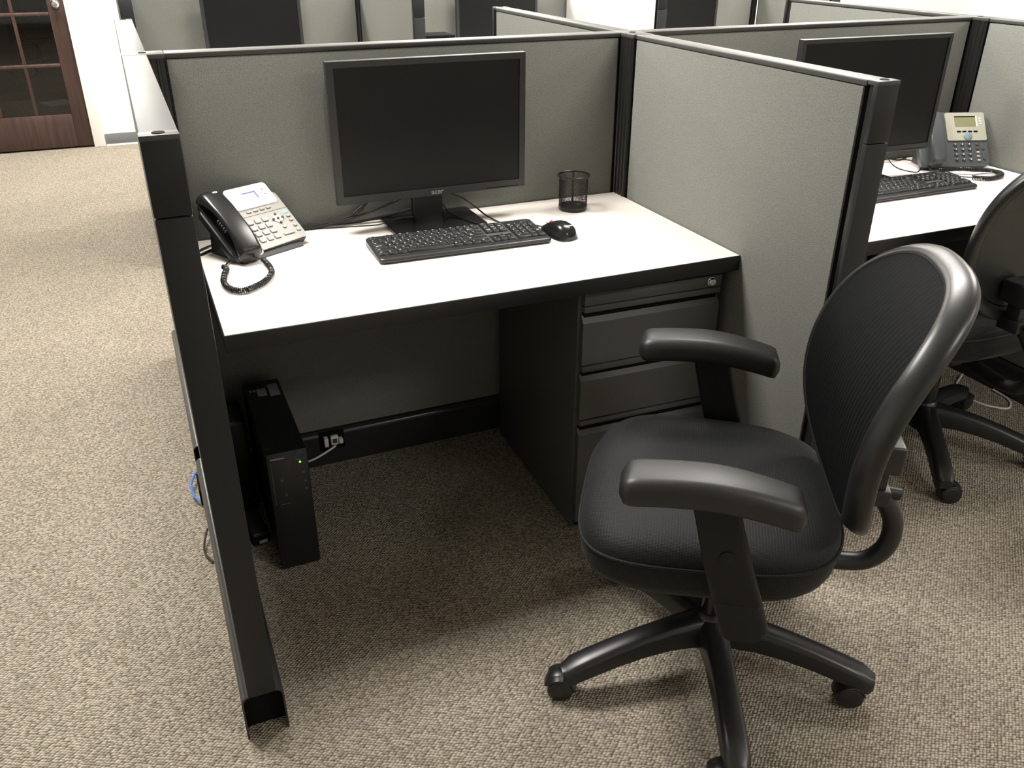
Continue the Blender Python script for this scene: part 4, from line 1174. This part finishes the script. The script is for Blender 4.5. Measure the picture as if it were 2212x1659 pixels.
        for i in range(N + 1):
            q = i / N
            y = y0 + (y1 - y0) * q
            er = max(0.0, 1 - max(0, (0.07 - q) / 0.07) ** 2.6) ** 0.45 if q < 0.07 else max(0.0, 1 - max(0, (q - 0.90) / 0.10) ** 2.4) ** 0.45
            wloc = (0.076 + 0.012 * min(1, q * 2.2)) * (0.50 + 0.50 * er)
            hz = 0.050 * (0.40 + 0.60 * er)
            zc = 0.650 - 0.030 * max(0, (0.55 - q) / 0.55) ** 1.7 - 0.010 * max(0, (q - 0.55) / 0.45) ** 2
            rr = []
            for x, z in rrect(wloc, hz, hz * 0.34, 5):
                if z > 0:
                    z += 0.004 * (1 - (2 * x / wloc) ** 2) * er
                rr.append(Vector((X + x, y, zc + z)))
            rings.append(rr)
        loft(bm, rings)
        obj('arm_pad', bm, m_pad, t, ang=60)
    # back
    q = BK
    N = 96
    th = [2 * PI * k / N for k in range(N)]
    def outline(inset):
        out = []
        for a in th:
            s, v = superell(a, q['a'] - inset, q['c'] - inset, q['n'])
            s *= (1 + q['ta'] * v / q['c'])
            out.append((s, v))
        return out
    up_ = Vector((0, 0, back_dz))
    bm = B()
    sect = [(0.036, 0.004), (0.034, 0.010), (0.030, 0.0125), (0.024, 0.011), (0.018, 0.0075), (0.011, 0.002), (0.005, -0.004), (0.0015, -0.010), (0.000, -0.017), (0.0015, -0.024), (0.007, -0.0275), (0.024, -0.027), (0.034, -0.021), (0.037, -0.010)]
    # ring per outline step: inset from the outer edge, height along the normal
    cols = []
    for ins, dn in sect:
        ol = outline(ins)
        cols.append([back_pt(s, v, 0, q) + back_normal(s, v, q) * dn + up_ for s, v in ol])
    rg = [[cols[j][i] for j in range(len(sect))] for i in range(N)]
    loft(bm, rg + [rg[0]], False, False)
    bmesh.ops.remove_doubles(bm, verts=bm.verts[:], dist=1e-6)
    bf = obj('back_frame', bm, m_chair, t, ang=60)
    ol = outline(0.0335)
    for nm, dn, sc, mt in (('back_mesh', 0.0085, 1.0, m_bmesh), ('back_shell', -0.016, 0.985, m_chair)):
        bm = B()
        rg = []
        for f_ in (1.0, 0.85, 0.7, 0.55, 0.4, 0.25, 0.1):
            rg.append([back_pt(s * f_ * sc, v * f_ * sc, 0, q) + back_normal(s * f_, v * f_, q) * dn + up_ for s, v in ol])
        loft(bm, rg, False, True)
        obj(nm, bm, mt, t, ang=80)
    # rear bracket and J bar
    bm = B(); bx(bm, bkx - 0.034, bkx + 0.034, -0.298, -0.215, 0.552 + back_dz, 0.612 + back_dz, 0.006, 3); br = obj('back_bracket', bm, m_chair, t)
    bm = B(); bx(bm, bkx - 0.022, bkx + 0.022, -0.280, -0.238, 0.500 + back_dz, 0.553 + back_dz, 0.004); obj('bracket_stem', bm, m_black, br)
    bm = B(); bx(bm, bkx - 0.028, bkx + 0.028, -0.290, -0.225, 0.478 + back_dz, 0.512 + back_dz, 0.004); cl = obj('back_clamp', bm, m_black, t)
    bm = B(); cyl(bm, (bkx, -0.288, 0.497 + back_dz), (bkx, -0.312, 0.494 + back_dz), 0.011, 0.012, 16); obj('back_knob', bm, m_black, cl)
    bm = B(); tube(bm, [(0, -0.06, 0.345), (0, -0.16, 0.330), (0, -0.235, 0.323), (0, -0.283, 0.334), (0, -0.311, 0.372), (bkx * 0.3, -0.313, 0.425 + back_dz * 0.4), (bkx * 0.8, -0.292, 0.472 + back_dz), (bkx, -0.262, 0.505 + back_dz)], 0.0190, 14, 8); obj('back_bar', bm, m_black, t)
    return t
CH1 = 146
ch1 = office_chair('black mesh back office chair with armrests in front of white desk', (-0.364, -1.139, 0), R(CH1 - 90), 173 - (CH1 - 90), [152 - 56, 160 - 56, 150 - 56, 60 - 56, 25 - 56])
CH2 = 88
BK2 = dict(BK, x=0.0, y=-0.200, yaw=0.0, a=0.230, tilt=0.22, k=-0.07)
office_chair('black mesh back office chair in neighbouring cubicle seen from behind', (0.790, -0.612, 0), R(CH2 - 90), -124 - (CH2 - 90), [-25 + 2, -20 + 2, 10 + 2, 120 + 2, 150 + 2], 0.03, BK2, -0.055)
c3 = dup(ch1)
c3.location = (-2.16, 9.4, 0); c3.rotation_euler = (0, 0, R(215))
c3['label'] = 'dark office chair standing in the dim room behind glass door'
cable('network_cable', 'white network cable on carpet beneath the neighbouring chair', [(1.300, -0.335, 0.010), (1.225, -0.378, 0.004), (1.180, -0.43, 0.004), (1.19, -0.52, 0.004), (1.235, -0.573, 0.004), (1.275, -0.562, 0.004), (1.305, -0.52, 0.004), (1.310, -0.46, 0.006)], 0.0035, m_wcab)

# ------------------------------------------------------------------ room behind the door, far bits
t = thing('meeting_table', 'pale table top behind glass door beyond the dark chair', 'table', (-2.6, 11.2, 0))
bm = B(); bx(bm, -1.1, 0.9, -0.5, 0.5, 0.715, 0.745, 0.004); obj('table_top', bm, m_white, t)
for sx in (-1.0, 0.8):
    for sy in (-0.42, 0.42):
        bm = B(); bx(bm, sx - 0.025, sx + 0.025, sy - 0.025, sy + 0.025, 0, 0.715); obj('leg', bm, m_black, t)
bm = B(); bx(bm, 0.20, 0.43, 2.62, 2.80, DZ, 0.926, 0.006); tag(obj('document_box', bm, m_dark), 'low black box on far desk right of dark end post', 'box')
bm = B(); slab(bm, 0.24, 0.30, 0.002, 0.0, 0.0012); o = tag(obj('white_sheet', bm, m_white, None, loc=(-1.93, 7.15, 0)), 'white paper lying on the floor behind the glass door', 'sheet'); o.rotation_euler = (0, 0, R(25))  # flat white sheet for a pale patch on the inner floor

# ------------------------------------------------------------------ groups of look-alike things, labels of parts that differ
GR = {'cubicle_panel': 'grey fabric cubicle panels', 'connector_post': 'black fluted connector posts', 'monitor': 'black widescreen monitors',
      'desk': 'white topped desks', 'drawer_pedestal': 'charcoal drawer pedestals', 'keyboard': 'black keyboards', 'office_chair': 'black mesh office chairs',
      'desk_phone': 'desk phones', 'handset_cord': 'coiled handset cords', 'cable': 'cables on the desks', 'network_cable': 'network cables', 'power_cable': 'power cables'}
PL = {'lock': 'bright round metal lock', 'scroll_wheel': 'small red scroll wheel', 'green_key': 'green lit key', 'power_light': 'small green light',
      'sticker': 'pale printed sticker', 'door_knob': 'bright round metal knob', 'navigation_pad': 'round or diamond navigation pad', 'jack': 'white network jack'}
for o in bpy.data.objects:
    b_ = o.name.split('.')[0]
    if o.parent is None and b_ in GR and 'label' in o:
        o['group'] = GR[b_]
    elif o.parent is not None and b_ in PL:
        o['label'] = PL[b_]
